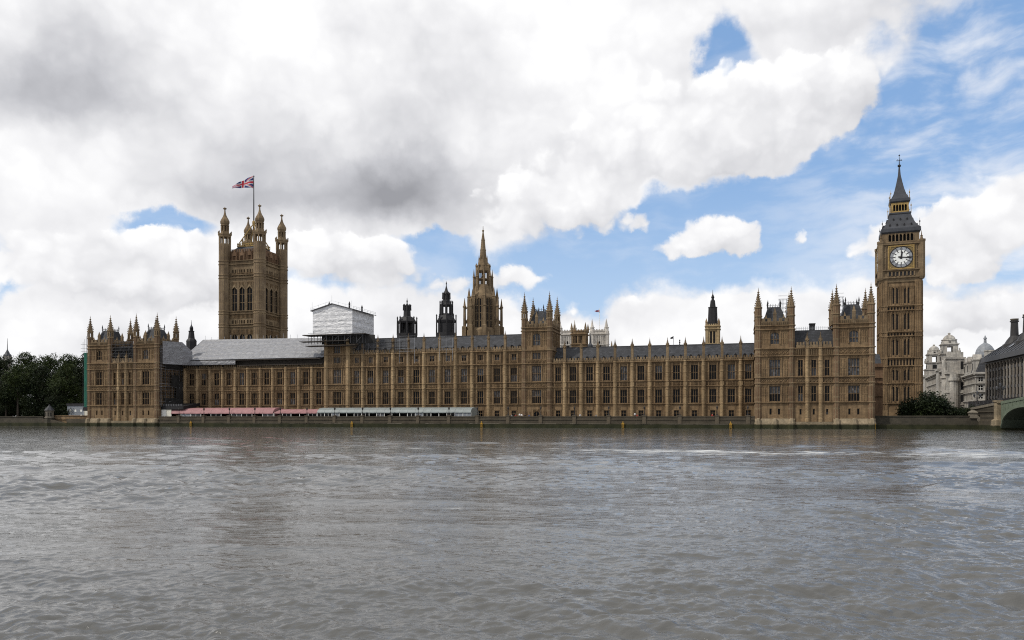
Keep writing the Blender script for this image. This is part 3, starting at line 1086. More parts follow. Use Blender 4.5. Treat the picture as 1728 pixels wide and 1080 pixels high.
def pavilion(label, s0, W, vs, scaff=False, lantern=False):
    root = pthing("palace_pavilion", label, "palace pavilion", s0, 0.0)
    wt, d = 10.35, 11.0
    c0, c1 = wt, W - wt
    front_tower(root, 0, wt, d, -.8, pav_cfg(vs[0]), 40.6, lantern=lantern)
    front_tower(root, W - wt, wt, d, -.8, pav_cfg(vs[1]), 40.8, lantern=lantern)
    # centre between the towers
    mb, md = MB(), MB()
    hs, wins = [], []
    cw = (c1 - c0)
    for i in range(3):
        xm = c0 + cw * (i + .5) / 3
        for z, h in ((7.8, 4.3), (15.0, 4.5)):
            hs.append((xm - .62, xm + .62, z, z + h))
            wins.append((xm, z, 1.24, h))
        hs.append((xm - .28, xm + .28, 4.0, 5.6))
        wins.append((xm, 4.0, .56, 1.6))
        for z0, z1 in ((7.6, 12.5), (14.7, 20.3)):
            for x in (xm - .85, xm + .85):
                mb.box(x - .1, x + .1, .15 - .2, .147, z0, z1)
        lozenges(md, xm - 1.1, xm + 1.1, 13.15, 14.35, 2, .1, .15)
        ribs(md, xm - 1.2, xm + 1.2, 20.95, 22.5, 4, .1, .14, .15)
        crenels(md, xm - 1.2, xm + 1.2, 22.9, 24.6, .0, .3, .8, .5)
    mb.holes(c0, c1, -.8, 22.9, hs, .15)
    for z in (7.3, 12.75, 14.45, 20.5, 22.6):
        string(mb, c0, c1, z, .36, .22, .15)
    w = mb.build("wall", STONE, root)
    md.build("carved_panels", STONE_T, w)
    for j, (x, z, ww, h) in enumerate(wins):
        add_window(root, x, z, ww, h, 2 if ww > 1 else 1, (.5,) if h > 3 else (), 'd' if j % 4 else 'lg', .15)
    for i in (1, 2):
        buttress(root, c0 + cw * i / 3, 22.9, 27.6, z0=1.9, r=.5, y=-.05, strings=(7.3, 12.7, 14.4, 20.5, 22.6))
    b = MB()
    b.box(.6, W - .6, d - .5, 26, -.8, 22.8)
    b.box(c0 + .1, c1 - .1, .6, d, -.8, 22.8)
    b.build("inner_wall", STONE_T, root)
    r = MB()
    r.poly([(c0, .9, 22.9), (c1, .9, 22.9), (c1, 3.0, 28.2), (c0, 3.0, 28.2)])
    r.poly([(c0, 3.0, 28.2), (c1, 3.0, 28.2), (c1, 9.0, 28.4), (c0, 9.0, 28.4)])
    r.poly([(c1, 11.2, 22.9), (c0, 11.2, 22.9), (c0, 9.0, 28.4), (c1, 9.0, 28.4)])
    ro = r.build("roof", SLATE, root)
    cr = MB()
    for k in range(int(cw / .5)):
        x = c0 + .3 + k * .5
        cr.box(x - .04, x + .04, 2.96, 3.04, 28.2, 29.2)
    cr.tube((c0, 3, 28.75), (c1, 3, 28.75), .04, 4)
    cr.build("cresting", TUBE, ro)
    ch = MB()
    xm = (c0 + c1) / 2
    ch.box(xm - .75, xm + .75, 4.5, 6.3, 28.0, 30.0)
    ch.box(xm - .85, xm + .85, 4.4, 6.4, 30.0, 30.3)
    ch.build("chimney", BLACKIRON, ro)
    # battered plinth in the river
    p = MB()
    for xa, xz in ((-.3, wt + .2), (W - wt - .2, W + .3)):
        p.add([(xa, -.9, -.8), (xz, -.9, -.8), (xz, -.9, 1.5), (xa, -.9, 1.5), (xa, -.05, 2.9), (xz, -.05, 2.9), (xa, 11, -.8), (xz, 11, -.8), (xz, 11, 1.5), (xa, 11, 1.5)],
              [(0, 1, 2, 3), (3, 2, 5, 4), (1, 7, 8, 2), (6, 0, 3, 9)])
        n = 3
        for k in range(n):
            x = xa + .9 + (xz - xa - 1.8) * k / (n - 1)
            p.lathe(x, -.5, [(-.8, 1.1), (1.5, 1.1), (2.7, .75), (3.0, .3)])
    p.box(wt + .2, W - wt - .2, -.55, .1, -.8, 2.0)
    p.build("plinth", RWALL_T, root)
    return root


PAV_L = pavilion("left sandstone pavilion with two turreted towers, scaffold on its right side", 0.0, 30.6, (('d', 'd', 'd'), ('d', 'd', 'g')), lantern=True)
mb, md = MB((30.6, 11.0, math.pi / 2)), MB((30.6, 11.0, math.pi / 2))
for z in (7.3, 12.75, 14.45, 20.5, 22.6):
    string(mb, 0, 1.4, z, .36, .22)
mb.T = md.T = (30.62, 0, math.pi / 2)
for yq in (3.2, 6.0, 8.8):
    for z0_, z1_ in ((7.9, 12.2), (15.0, 19.6)):
        md.box(yq - .75, yq + .75, -.06, -.004, z0_, z1_)
        for dx_ in (-.9, 0, .9):
            mb.box(yq + dx_ - .1, yq + dx_ + .1, -.3, -.062, z0_ - .2, z1_ + .2)
mb.build("return_wall", STONE, PAV_L)
md.build("dark_window", GLASS, PAV_L)
PAV_R = pavilion("right sandstone pavilion with two turreted towers beside the clock tower", 234.7, 31.3, (('ug', 'g', 'g'), ('ug', 'g', 'g')))


def mid_cfg(v):
    return dict(top=32.6, str=[7.3, 12.75, 14.45, 20.5, 24.8, 31.1, 32.2], bands=[(13.15, 14.35), (20.95, 22.0)],
                win=[(0, 7.8, 3.0, 4.3, 5, (.5,), v[0], 0), (0, 15.0, 3.0, 4.9, 5, (.5,), v[1], 0), (0, 22.2, 2.6, 2.0, 5, (), v[2], 0),
                     (0, 26.6, 2.5, 3.9, 3, (.4,), v[3], .9), (0, 2.6, 1.9, 2.6, 2, (), 'd', .8)])


rt = pthing("palace_tower", "square sandstone tower with four tall turrets rising from the middle of the front", "tower", 161.9, TF - .5)
front_tower(rt, 0, 9.8, 12.5, Z_TERR - .5, mid_cfg(('ug', 'g', 'g', 'g')), 44.2)
rt = pthing("palace_tower", "stump of a sandstone tower standing under the big white sheeted box", "tower", 90.2, TF - .5)
cf = mid_cfg(('d', 'g', 'g', 'g'))
cf['top'] = 30.6
cf['str'] = cf['str'][:-2]
cf['win'][3] = (0, 25.6, 2.4, 2.9, 3, (.4,), 'g', 0)
tower_face(rt, 9.6, 0, Z_TERR - .5, cf, (0, 0, 0))
b = MB()
b.box(.02, 9.58, .5, 12, Z_TERR - .5, 30.6)
b.build("inner_wall", STONE_T, rt)
for x in (.6, 9.0):
    b = MB()
    b.lathe(x, .1, [(Z_TERR - .5, .85), (30.4, .82)])
    for z in cf['str']:
        b.lathe(x, .1, [(z, .85), (z + .08, 1.0), (z + .3, 1.0), (z + .36, .85)])
    b.build("buttress", STONE_B, rt)


# ------------------------------------------------------------------ sheeting and scaffolds
def lattice(root, x0, x1, y0, y1, z0, z1, dx, dz, mat=TUBED, r=.07, boards=True, brace=True, back=True, stick=1.0):
    n = max(1, int(round((x1 - x0) / dx)))
    rows = (y0, y1) if back else (y0,)
    pole = MB()
    pole.tube((0, 0, 0), (0, 0, z1 - z0 + stick), r)
    pm = pole.mesh("pole", mat)
    cnt = 0
    for y in rows:
        for i in range(n + 1):
            if cnt < 95:
                put("pole", pm, root, (x0 + (x1 - x0) * i / n, y, z0))
                cnt += 1
    k = max(1, int(round((z1 - z0) / dz)))
    for j in range(1, k + 1):
        z = z0 + (z1 - z0) * j / k
        l = MB()
        for y in rows:
            l.tube((x0 - .3, y, z), (x1 + .3, y, z), r * .8, 4)
            l.tube((x0 - .3, y, z + 1.0), (x1 + .3, y, z + 1.0), r * .7, 4)
        if back:
            for i in range(n + 1):
                x = x0 + (x1 - x0) * i / n
                l.tube((x, y0 - .3, z - .05), (x, y1 + .3, z - .05), r * .8, 4)
        if brace:
            for i in range(0, n, 2):
                xa, xz = x0 + (x1 - x0) * i / n, x0 + (x1 - x0) * (i + 1) / n
                l.tube((xa, y0, z - dz), (xz, y0, z), r * .7, 4)
        l.build("rail", mat, root)
        if boards:
            b_ = MB()
            b_.box(x0, x1, min(y0, y1), max(y0, y1), z - .02, z + .06)
            b_.build("board", BOARD, root)


def crumple(mb_pts, nu, nv, amp, rg, normal, rows=0):
    """bilinear sheet patch with small sags between its ties"""
    a, b, c, d = [Vector(p) for p in mb_pts]
    nrm = Vector(normal)
    vs, fs = [], []
    for j in range(nv + 1):
        for i in range(nu + 1):
            u, v = i / nu, j / nv
            p = a * (1 - u) * (1 - v) + b * u * (1 - v) + c * u * v + d * (1 - u) * v
            inner = 0 if (i in (0, nu) or j in (0, nv)) else 1
            k = (rg.random() - .5) * 2 * amp * inner
            k += inner * amp * .8 * (math.sin(v * nv * 1.57 + math.sin(u * 9) * .8) if not rows else -2.0 * abs(math.sin(v * math.pi * rows + .25 * math.sin(u * 31) + .2 * math.sin(u * 67))))
            vs.append(tuple(p + nrm * k))
    for j in range(nv):
        for i in range(nu):
            q = j * (nu + 1) + i
            fs.append((q, q + 1, q + nu + 2, q + nu + 1))
    return vs, fs


rgs = random.Random(11)
# big white box over the tower stump
bx = pthing("sheeted_enclosure", "big white sheeted box with a gabled roof raised over the tower stump", "scaffold enclosure", 0, 0)
tB = 10.6
sa, sb = s_at(527.8, tB), s_at(594.5, tB)
sm = (sa + sb) / 2
zb0 = z_at(564.0, sm, tB)
ze = z_at(523.5, sm, tB)
zr = z_at(513.5, sm, tB)
dB = 17.0
m_ = MB()
vs, fs = crumple([(sa, tB, zb0), (sb, tB, zb0), (sb, tB, ze), (sa, tB, ze)], 26, 20, .075, rgs, (0, -1, 0), 5)
m_.add(vs, fs)
m_.poly([(sa, tB, ze), (sb, tB, ze), (sm, tB, zr)])
m_.build("front_sheet", SHEET_W, bx, smooth=True)
m_ = MB()
vs, fs = crumple([(sb, tB, zb0), (sb, tB + dB, zb0), (sb, tB + dB, ze), (sb, tB, ze)], 24, 14, .12, rgs, (1, 0, 0), 3)
m_.add(vs, fs)
m_.build("side_sheet", SHEET_W, bx, smooth=True)
m_ = MB()
m_.poly([(sa, tB + dB, zb0), (sa, tB, zb0), (sa, tB, ze), (sa, tB + dB, ze)])
m_.poly([(sb, tB + dB, zb0), (sa, tB + dB, zb0), (sa, tB + dB, ze), (sm, tB + dB, zr), (sb, tB + dB, ze)])
m_.build("back_sheet", SHEET_W, bx)
m_ = MB()
for sg, xe in ((-1, sa), (1, sb)):
    xo = xe + sg * .7
    zo = ze - .7 * (zr - ze) / (sb - sm)
    m_.add([(sm, tB - .5, zr + .05), (xo, tB - .5, zo + .05), (xo, tB + dB + .6, zo + .05), (sm, tB + dB + .6, zr + .05),
            (sm, tB - .5, zr + .35), (xo, tB - .5, zo + .3), (xo, tB + dB + .6, zo + .3), (sm, tB + dB + .6, zr + .35)],
           [(0, 1, 2, 3), (4, 7, 6, 5), (0, 4, 5, 1), (1, 5, 6, 2), (2, 6, 7, 3)])
ro = m_.build("roof", TUBED, bx)
m_ = MB()
for i in range(9):
    y = tB - .3 + (dB + .6) * i / 8
    for x, z in ((sa - .6, ze), (sb + .6, ze)):
        m_.tube((x, y, z), (x, y, z + 1.15), .04, 4)
for x, z in ((sa - .6, ze), (sb + .6, ze)):
    for dz in (.6, 1.1):
        m_.tube((x, tB - .3, z + dz), (x, tB + dB + .3, z + dz), .035, 4)
for i in range(7):
    u = i / 6
    x = sa + (sb - sa) * u
    z = ze + (zr - ze) * (1 - abs(2 * u - 1))
    m_.tube((x, tB - .4, z), (x, tB - .4, z + 1.4 + (i % 3 == 0) * 1.6), .035, 4)
m_.tube((sa, tB - .4, ze + 1.2), (sm, tB - .4, zr + 1.2), .03, 4)
m_.tube((sm, tB - .4, zr + 1.2), (sb, tB - .4, ze + 1.2), .03, 4)
m_.build("guard_rail", TUBE, ro)
for x, y in ((sm - 3.4, tB + 4), (sm + 5.5, tB + 2), (sb - .8, tB + 9)):
    c_ = MB()
    zz = zr - (zr - ze) * abs(x - sm) / (sb - sm)
    c_.lathe(x, y, [(zz, .32), (zz + 1.5, .28), (zz + 1.6, .4), (zz + 1.8, .3), (zz + 2.6, .03)])
    c_.build("finial", BLACKIRON, ro)
# dark deck of scaffold under the box
sf = pthing("scaffold_deck", "dark scaffold platform of boards and tubes beneath the white sheeted box", "scaffolding", 0, 0)
lattice(sf, sa - 1.0, sb + 4.5, tB - 1.0, tB + .9, z_at(580, sm, tB), zb0 - .6, 2.2, 2.4, TUBED, .08, stick=.2)
m_ = MB()
m_.box(sa - 3.2, sb + 5.5, tB - 1.6, tB + 3, zb0 - .35, zb0 - .1)
m_.box(sa - 4.2, sb - 1, tB - 1.9, tB + 1.2, zb0 - 2.6, zb0 - 2.4)
m_.box(sa - 1.8, sb + 2, tB - 1.9, tB + 1.2, zb0 - 4.2, zb0 - 3.95)
m_.build("walkway", BOARD, sf)
m_ = MB()
m_.box(sa + 3, sb + 8, tB + .95, tB + 1.2, zb0 - 3.4, zb0 - .5)
m_.build("debris_net", NET, sf)

# long temporary roof, left
tr = pthing("sheeted_roof", "long sloping temporary roof of grey plastic sheeting over the left range", "scaffold roof", 0, 0)
xa, xz = 31.0, 90.0
t0_, t1_ = TF - 1.4, TF + 12
zA, zB = 24.3, 33.2
m_ = MB()
vs, fs = crumple([(xa, t0_, zA), (xz, t0_, zA), (xz, t1_, zB - .7), (xa, t1_, zB)], 110, 30, .17, rgs, (0, -.55, .83), 6)
m_.add(vs, fs)
m_.build("roof_sheet", SHEET, tr, smooth=True)
m_ = MB()
m_.poly([(xz, t1_ + .02, zB - .7), (xa, t1_ + .02, zB), (xa, t1_ + 9, zB - 7), (xz, t1_ + 9, zB - 7.5)])
m_.build("rear_sheet", SHEET, tr)
m_ = MB()
vs, fs = crumple([(xa - .1, t0_ - .5, z_at(616.5, 40, TF)), (xa + 24, t0_ - .5, z_at(616, 50, TF)), (xa + 24, t0_ - .5, z_at(609.2, 50, TF)), (xa - .1, t0_ - .5, z_at(609, 40, TF))], 30, 3, .08, rgs, (0, -1, 0))
m_.add(vs, fs)
m_.build("fascia_sheet", SHEET, tr)
m_ = MB()
zlo, zhi = z_at(614.5, 31, 2), z_at(576, 31, 2)
xe_ = 31.95
vs, fs = crumple([(xe_, .8, zlo), (35.7, 6.5, zlo), (35.7, 6.5, zhi), (xe_, .8, zhi)], 40, 20, .09, rgs, (.83, -.55, 0), 4)
m_.add(vs, fs)
vs, fs = crumple([(35.7, 6.5, zlo), (35.7, t0_ + 1, zlo), (35.7, t0_ + 1, zhi - 3), (35.7, 6.5, zhi)], 8, 8, .06, rgs, (1, 0, 0))
m_.add(vs, fs)
m_.build("end_sheet", SHEET, tr)
m_ = MB()
m_.box(xa, xz - 1, t0_ - .3, t0_ + 1.2, zA - .5, zA - .25)
m_.box(xa, xz, TF + 1.0, TF + 1.2, 20.4, zA + .6)  # dark backing sheet added in place of the shadow under the roof
m_.box(xa + 25, xz - .5, t0_ + .2, t0_ + 1.0, zA - 2.4, zA - 2.2)
m_.build("board", BOARD, tr)
for i in range(21):
    m_ = MB()
    x = xa + 1 + (xz - xa - 2) * i / 20
    m_.tube((x, t1_, zB - 2), (x, t1_, zB + .9 + .6 * (i % 4 == 0)), .05, 4)
    m_.build("pole", TUBE, tr)

# dark return scaffold on the pavilion's side
sf = pthing("scaffolding", "dark netted scaffold on the right flank of the left pavilion above the white cabin", "scaffolding", 31.0, 0, z=0)
m_ = MB()
n_ = 0
pole = MB()
pole.tube((0, 0, 0), (0, 0, 22), .07)
pmesh = pole.mesh("pole", TUBED)
for x in (.15, .75):
    for i in range(7):
        put("pole", pmesh, sf, (x, .6 + 1.9 * i, 7.0))
for j in range(10):
    z = 8 + j * 2.1
    m_.box(.1, .8, .4, 12.2, z, z + .07)
    l = MB()
    for x in (.15, .75):
        l.tube((x, .2, z), (x, 12.2, z), .06, 4)
        l.tube((x, .2, z + 1), (x, 12.2, z + 1), .05, 4)
    for i in range(7):
        l.tube((0, .6 + 1.9 * i, z - .1), (.9, .6 + 1.9 * i, z - .1), .05, 4)
    l.build("rail", TUBE if j % 3 == 0 else TUBED, sf)
m_.build("board", BOARD, sf)
m_ = MB()
for ya_, yb_, za_, zb_ in ((2.4, 12.0, 7.2, 10.2), (6.0, 9.6, 14.5, 18.6), (8.0, 12.0, 10.3, 16.4), (2.4, 12, 20.8, 23.8)):
    vs, fs = crumple([(.85, ya_, za_), (.85, yb_, za_), (.85, yb_, zb_), (.85, ya_, zb_)], 8, 5, .06, rgs, (1, 0, 0))
    m_.add(vs, fs)
m_.build("debris_net", NET, sf)

# light scaffold over the left pavilion's middle roof
sf = pthing("scaffolding", "open tube scaffold over the roof between the left pavilion's towers", "scaffolding", 10.6, .2)
lattice(sf, 0.2, 9.2, -.3, 1.3, 23.2, 29.6, 1.7, 2.0, TUBED, .05, stick=.8)
m_ = MB()
m_.box(.1, 9.3, .6, .7, 23.4, 28.6)
m_.build("debris_net", NET, sf)
# tube frames on the tall range
for lab, px, w_, z0_, z1_ in (("pale tube scaffold frame hanging on the roof edge below the black domed lantern", 690, 5.4, 21.5, 29.8),
                              ("pale tube scaffold frame on the roof edge below the black spired lantern", 755.5, 4.6, 22.2, 29.4)):
    sf = pthing("scaffolding", lab, "scaffolding", s_at(px, TF) - w_ / 2, TF - 1.5)
    lattice(sf, 0, w_, 0, .8, z0_, z1_, w_ / 2, 4.0, TUBE, .05, boards=False, brace=False, back=False, stick=.4)
sf = pthing("scaffolding", "dark tube scaffold along the roof edge right of the white sheeted box", "scaffolding", s_at(598, TF), TF - .9)
lattice(sf, 0, s_at(686, TF) - s_at(598, TF), 0, 1.3, 25.3, 29.0, 1.9, 1.9, TUBED, .06, stick=1.2)
for lab, px in (("small tube scaffold cage on the left tower of the right pavilion", 1327), ("small tube scaffold cage on the right tower of the right pavilion", 1422)):
    sf = pthing("scaffolding", lab, "scaffolding", s_at(px, 4) - .9, 4)
    lattice(sf, -1.0, 1.0, 0, 1.4, 31.5, 37.6, 1.0, 1.2, TUBE, .05, boards=False, brace=False, stick=0)
# green netted strip at the far left
sf = pthing("scaffolding", "narrow scaffold wrapped in green netting against the left end of the palace", "scaffolding", -1.8, 0.1)
m_ = MB()
m_.box(0, 1.45, 0, 2.5, 7.0, 27.0)
m_.build("green_net", GREEN, sf)
m_ = MB()
m_.box(-.3, 1.5, -.2, 2.5, 5.6, 6.9)
m_.build("skirt", BLACKIRON, sf)
for i, x in enumerate((-.2, .6, 1.4)):
    m_ = MB()
    m_.tube((x, -.2, 6), (x, -.2, 31 + i), .06)
    m_.build("pole", TUBED, sf)
m_ = MB()
for z in (27.4, 28.6, 30):
    m_.tube((-1.2, -.2, z), (1.6, -.2, z), .05)
m_.build("rail", TUBED, sf)


# ------------------------------------------------------------------ great towers
def gothic_tower(root, half, r, zlev):
    pass


# Victoria-type royal tower, left
tf = 84.8
sl_, sr_ = s_at(379.5, tf), s_at(438.2, tf)
Hh = (sr_ - sl_) / 2
vt = pthing("great_tower", "massive square stone tower with four domed corner turrets and a flag", "tower", (sl_ + sr_) / 2, tf + Hh)
zv = lambda y: z_at(y, (sl_ + sr_) / 2, tf)
W2 = 2 * Hh
TOPZ = zv(441)
zz = dict(c1=zv(444.5), c2=zv(468), c3=zv(529), c4=zv(551))


def vt_face(T, var):
    mb, md = MB(T), MB(T)
    hs, wn = [], []
    ww, sp = 2.75, 4.05
    zb, zt_ = zv(525.5), zv(484)
    for k in (-1, 0, 1):
        xm = Hh + k * sp
        hs.append((xm - ww / 2, xm + ww / 2, zb, zt_))
        wn.append((xm, zb, ww, zt_ - zb, 2, (.36, .7), 1.9))
        hs.append((xm - ww / 2, xm + ww / 2, 8, zv(563.5)))
        wn.append((xm, 8, ww, zv(563.5) - 8, 2, (.5,), 1.8))
        for j in range(4):
            xs_ = xm - sp / 2 + .75 + j * .85
            for za, zc_ in ((zv(466), zv(454.5)), (zv(549), zv(540))):
                hs.append((xs_ - .24, xs_ + .24, za, zc_))
                wn.append((xs_, za, .48, zc_ - za, 1, (), .3))
        for x in (xm - ww / 2 - .35, xm + ww / 2 + .35):
            mb.box(x - .22, x + .22, -.3, -.003, zb - .5, zt_ + 2.2)
        ribs(md, xm - ww / 2, xm + ww / 2, zt_ + .3, zt_ + 2.4, 4, .1, .1)
        # ogee hood
        mb.add([(xm - ww / 2 - .3, -.3, zt_ - .9), (xm - ww / 2, -.3, zt_ - 1.2), (xm, -.3, zt_ + .1), (xm + ww / 2, -.3, zt_ - 1.2), (xm + ww / 2 + .3, -.3, zt_ - .9), (xm, -.3, zt_ + 1.4)],
               [(0, 1, 2, 5), (2, 3, 4, 5)])
    mb.holes(1.0, W2 - 1.0, 2, TOPZ, hs, 0, .9)
    for z in (zz['c1'] - .6, zz['c1'] + 1.0, zz['c2'] - .5, zz['c2'] + .9, zz['c3'] - .4, zz['c3'] + .8, zz['c4'] - .4, zz['c4'] + .8):
        string(mb, 1.0, W2 - 1.0, z, .45, .3)
    ribs(md, 3, W2 - 3, zz['c2'] + 1.4, zz['c2'] + 2.2, 18, .14, .14)
    ribs(md, 3, W2 - 3, zz['c3'] - 2.2, zz['c3'] - .5, 18, .14, .14)
    ribs(md, 3, W2 - 3, zv(553.5) - 3, zv(553.5) - .6, 18, .14, .14)
    w = mb.build("wall", STONE_T, vt)
    md.build("carved_panels", STONE, w)
    ox, oy, a = T
    for (x, z, ww_, h, li, trn, ar) in wn:
        o = add_window(vt, ox + x * math.cos(a), z, ww_, h, li, trn, 'd', oy + x * math.sin(a), a, ar, .18, STONE_T, frame=ww_ > 1)
    # pierced parapet with canopied niches
    p = MB(T)
    zp0, zp1 = TOPZ, zv(419.5)
    p.box(2.5, W2 - 2.5, .4, .7, zp0, zp0 + (zp1 - zp0) * .35)
    nn = 6
    for i in range(nn * 3 + 1):
        x = 2.8 + (W2 - 5.6) * i / (nn * 3)
        p.box(x - .13, x + .13, -.05, .3, zp0, zp1 - 1.2)
    for k in (-1, 0, 1):
        xm = Hh + k * sp
        h = zp1 - zp0
        p.box(xm - 1.3, xm - .95, -.3, .35, zp0, zp0 + h * .6)
        p.box(xm + .95, xm + 1.3, -.3, .35, zp0, zp0 + h * .6)
        p.add([(xm - 1.5, -.3, zp0 + h * .45), (xm + 1.5, -.3, zp0 + h * .45), (xm, -.3, zp0 + h * .95), (xm - 1.5, .35, zp0 + h * .45), (xm + 1.5, .35, zp0 + h * .45), (xm, .35, zp0 + h * .95)],
              [(0, 1, 2), (0, 2, 5, 3), (1, 4, 5, 2), (3, 5, 4)])
    for i in range(int(W2 - 6)):
        x = 3 + i + .3
        p.box(x, x + .55, .3, .65, zp0 + (zp1 - zp0) * .35, zp1)
    p.build("parapet", STONE_D, vt)


for T in ((-Hh, -Hh, 0), (Hh, -Hh, math.pi / 2), (Hh, Hh, math.pi), (-Hh, Hh, -math.pi / 2)):
    vt_face(T, 0)
b = MB()
b.box(-Hh + 1, Hh - 1, -Hh + 1, Hh - 1, 2, TOPZ)
b.build("inner_wall", STONE_T, vt)
VCAP = [(0, 1.0), (.02, 1.15), (.05, 1.15), (.07, 1.0), (.15, 1.20), (.25, 1.22), (.36, .96), (.48, .58), (.60, .33), (.72, .2), (.86, .15), (.87, .38), (.90, .50), (.935, .38), (.95, .12), (1.0, .03)]
for sx, sy in ((-1, -1), (1, -1), (1, 1), (-1, 1)):
    r = 2.8
    mb = MB()
    zl0, zl1 = zv(410.5), zv(399)
    zu0, zu1 = zv(388.5), zv(380)
    cx, cy = sx * Hh, sy * Hh
    mb.lathe(cx, cy, [(2, r), (zl0, r)])
    mb.lathe(cx, cy, [(zl1, r), (zv(396), r * 1.05), (zv(395.5), r * 1.10), (zv(393), r * 1.10), (zv(392), r * .76), (zu0, r * .64)])
    for z in (zz['c1'] - .5, zz['c1'] + 1.0, zz['c2'] - .5, zz['c2'] + .9, zz['c3'] - .4, zz['c3'] + .8, zz['c4'] - .4, zz['c4'] + .8):
        mb.lathe(cx, cy, [(z - .1, r), (z + .1, r * 1.08), (z + .45, r * 1.08), (z + .55, r)])
    for a_, b_, rr in ((zl0, zl1, .88), (zu0, zu1, .56)):
        for i in range(8):
            an = math.pi / 8 + i * math.pi / 4
            x, y, q = cx + r * rr * math.cos(an), cy + r * rr * math.sin(an), r * .09
            mb.box(x - q, x + q, y - q, y + q, a_, b_)
    for i in range(8):          # finials round the gallery
        an = math.pi / 8 + i * math.pi / 4
        x, y = cx + r * 1.05 * math.cos(an), cy + r * 1.05 * math.sin(an)
        mb.lathe(x, y, [(zv(395), .28), (zv(391), .22), (zv(390.5), .34), (zv(388), .03)], 6)
    o = mb.build("turret", STONE_T, vt)
    p = MB()
    nseg = 14
    for j in range(nseg):
        za = 6 + (zl0 - 6) * j / nseg + .5
        zb_ = 6 + (zl0 - 6) * (j + 1) / nseg - .5
        for i in range(8):
            an = i * math.pi / 4
            rr = r * math.cos(math.pi / 8) + .02
            ux, uy = -math.sin(an), math.cos(an)
            for off in (-.52, .52):
                w = .28
                bx_, by_ = cx + rr * math.cos(an) + ux * off, cy + rr * math.sin(an) + uy * off
                p.poly([(bx_ - ux * w, by_ - uy * w, za), (bx_ + ux * w, by_ + uy * w, za), (bx_ + ux * w, by_ + uy * w, zb_), (bx_, by_, zb_ + .4), (bx_ - ux * w, by_ - uy * w, zb_)])
    p.build("shade_panel", stone("limestone_recess_shade", (.175, .130, .085), dark=.4, block=False) if 'limestone_recess_shade' not in bpy.data.materials else bpy.data.materials['limestone_recess_shade'], o)  # flush panels, recess shade put into a darker stone colour
    c = MB()
    cap_mesh(c, cx, cy, zu1, zv(346.5), r * .63, False, VCAP)
    c.build("cap", STONE_T, o)
# roof, gilt cresting, flagstaff base
r = MB()
zr0 = zv(424)
r.sq(0, 0, [(zr0, Hh - 1.2), (zv(414), Hh - 4), (zv(413), Hh - 4)])
r.build("roof", IRON, vt)
g = MB()
for T in ((-Hh + 4, -Hh + 4, 0), (Hh - 4, -Hh + 4, math.pi / 2), (Hh - 4, Hh - 4, math.pi), (-Hh + 4, Hh - 4, -math.pi / 2)):
    g.T = T
    L = W2 - 8
    g.box(0, L, -.1, .1, zv(413), zv(411.5))
    g.box(0, L, -.1, .1, zv(408.5), zv(407.7))
    for i in range(13):
        x = L * i / 12
        g.box(x - .15, x + .15, -.1, .1, zv(413), zv(406.5))
g.T = None
for sx, sy in ((-1, -1), (1, -1), (1, 1), (-1, 1)):
    g.tube((sx * 5, sy * 5, zv(408)), (0, 0, zv(369)), .28)
g.lathe(0, 0, [(zv(372), .3), (zv(370), .75), (zv(366), .75), (zv(364.5), .3)])
g.build("gilt_crown", GOLD, vt)
f = MB()
f.lathe(0, 0, [(zv(413), .38), (zv(366), .32), (zv(288.5), .16), (zv(288), .34), (zv(286.8), .3), (zv(286.5), .05)], 8)
f.build("flagpole", BLACKIRON, vt)

# flag
RED = plain("flag_red", (.42, .03, .045), rough=.8, var=.1)
BLU = plain("flag_blue", (.020, .028, .12), rough=.8, var=.1)
FWH = plain("flag_white", (.46, .45, .47), rough=.8, var=.05)


def union_colour(u, v):
    x, y = (u - .5) * 60, (v - .5) * 30
    if abs(x) < 3 or abs(y) < 3:
        return 1
    if abs(x) < 5 or abs(y) < 5:
        return 2
    d1, d2 = (y * 2 - x) / math.sqrt(5), (y * 2 + x) / math.sqrt(5)
    for d, s in ((d1, 1), (d2, -1)):
        dd = d * (1 if x > 0 else -1) * s
        if 0 <= -dd * s < 2:
            return 1
    if min(abs(d1), abs(d2)) < 3:
        return 2
    return 0


def flag(name, label, loc, rz, length, height, droop, taper, nu=48, nv=24, mats=None):
    mb = MB()
    vs, fs = [], []
    for j in range(nv + 1):
        for i in range(nu + 1):
            u, v = i / nu, j / nv
            h = height * (1 - taper * u ** .9)
            ztop = -droop * u ** 1.15
            z = ztop - h * (1 - v)
            x = length * u
            y = .55 * math.sin(u * 9 + v * 1.2) * (u ** .6) + .25 * math.sin(u * 17 - v * 3)
            vs.append((x, y, z))
    me_idx = []
    for j in range(nv):
        for i in range(nu):
            q = j * (nu + 1) + i
            fs.append((q, q + 1, q + nu + 2, q + nu + 1))
            me_idx.append(union_colour((i + .5) / nu, (j + .5) / nv))
    mb.add(vs, fs)
    mb.mi = me_idx
    o = mb.build(name, mats or [BLU, RED, FWH], None, True, loc, rz)
    sm_ = o.modifiers.new("thickness", 'SOLIDIFY')
    sm_.thickness = .03
    return o


vx, vy = pt((sl_ + sr_) / 2, tf + Hh)
zfl = z_at(297, (sl_ + sr_) / 2, tf + Hh)
tag(flag("flag", "union flag drooping from the tall pole on the great square tower", (vx - .25, vy - .1, zfl), math.pi, 10.0, 6.0, 4.9, .80), "union flag drooping from the tall pole on the great square tower", "flag")

# clock tower
CT_S, CT_T = 283.7, 62.7
cxw, cyw = pt(CT_S, CT_T)
CA = R(-21)
ct = thing("clock_tower", "tall stone clock tower with a white dial and a pointed iron spire", "clock tower", (cxw, cyw, 0), CA)
HB = 6.15
yfr = cyw - HB * math.cos(CA)
zc = lambda y: CAMZ + (HOR - y) * (cyw - 5.8) / FOC


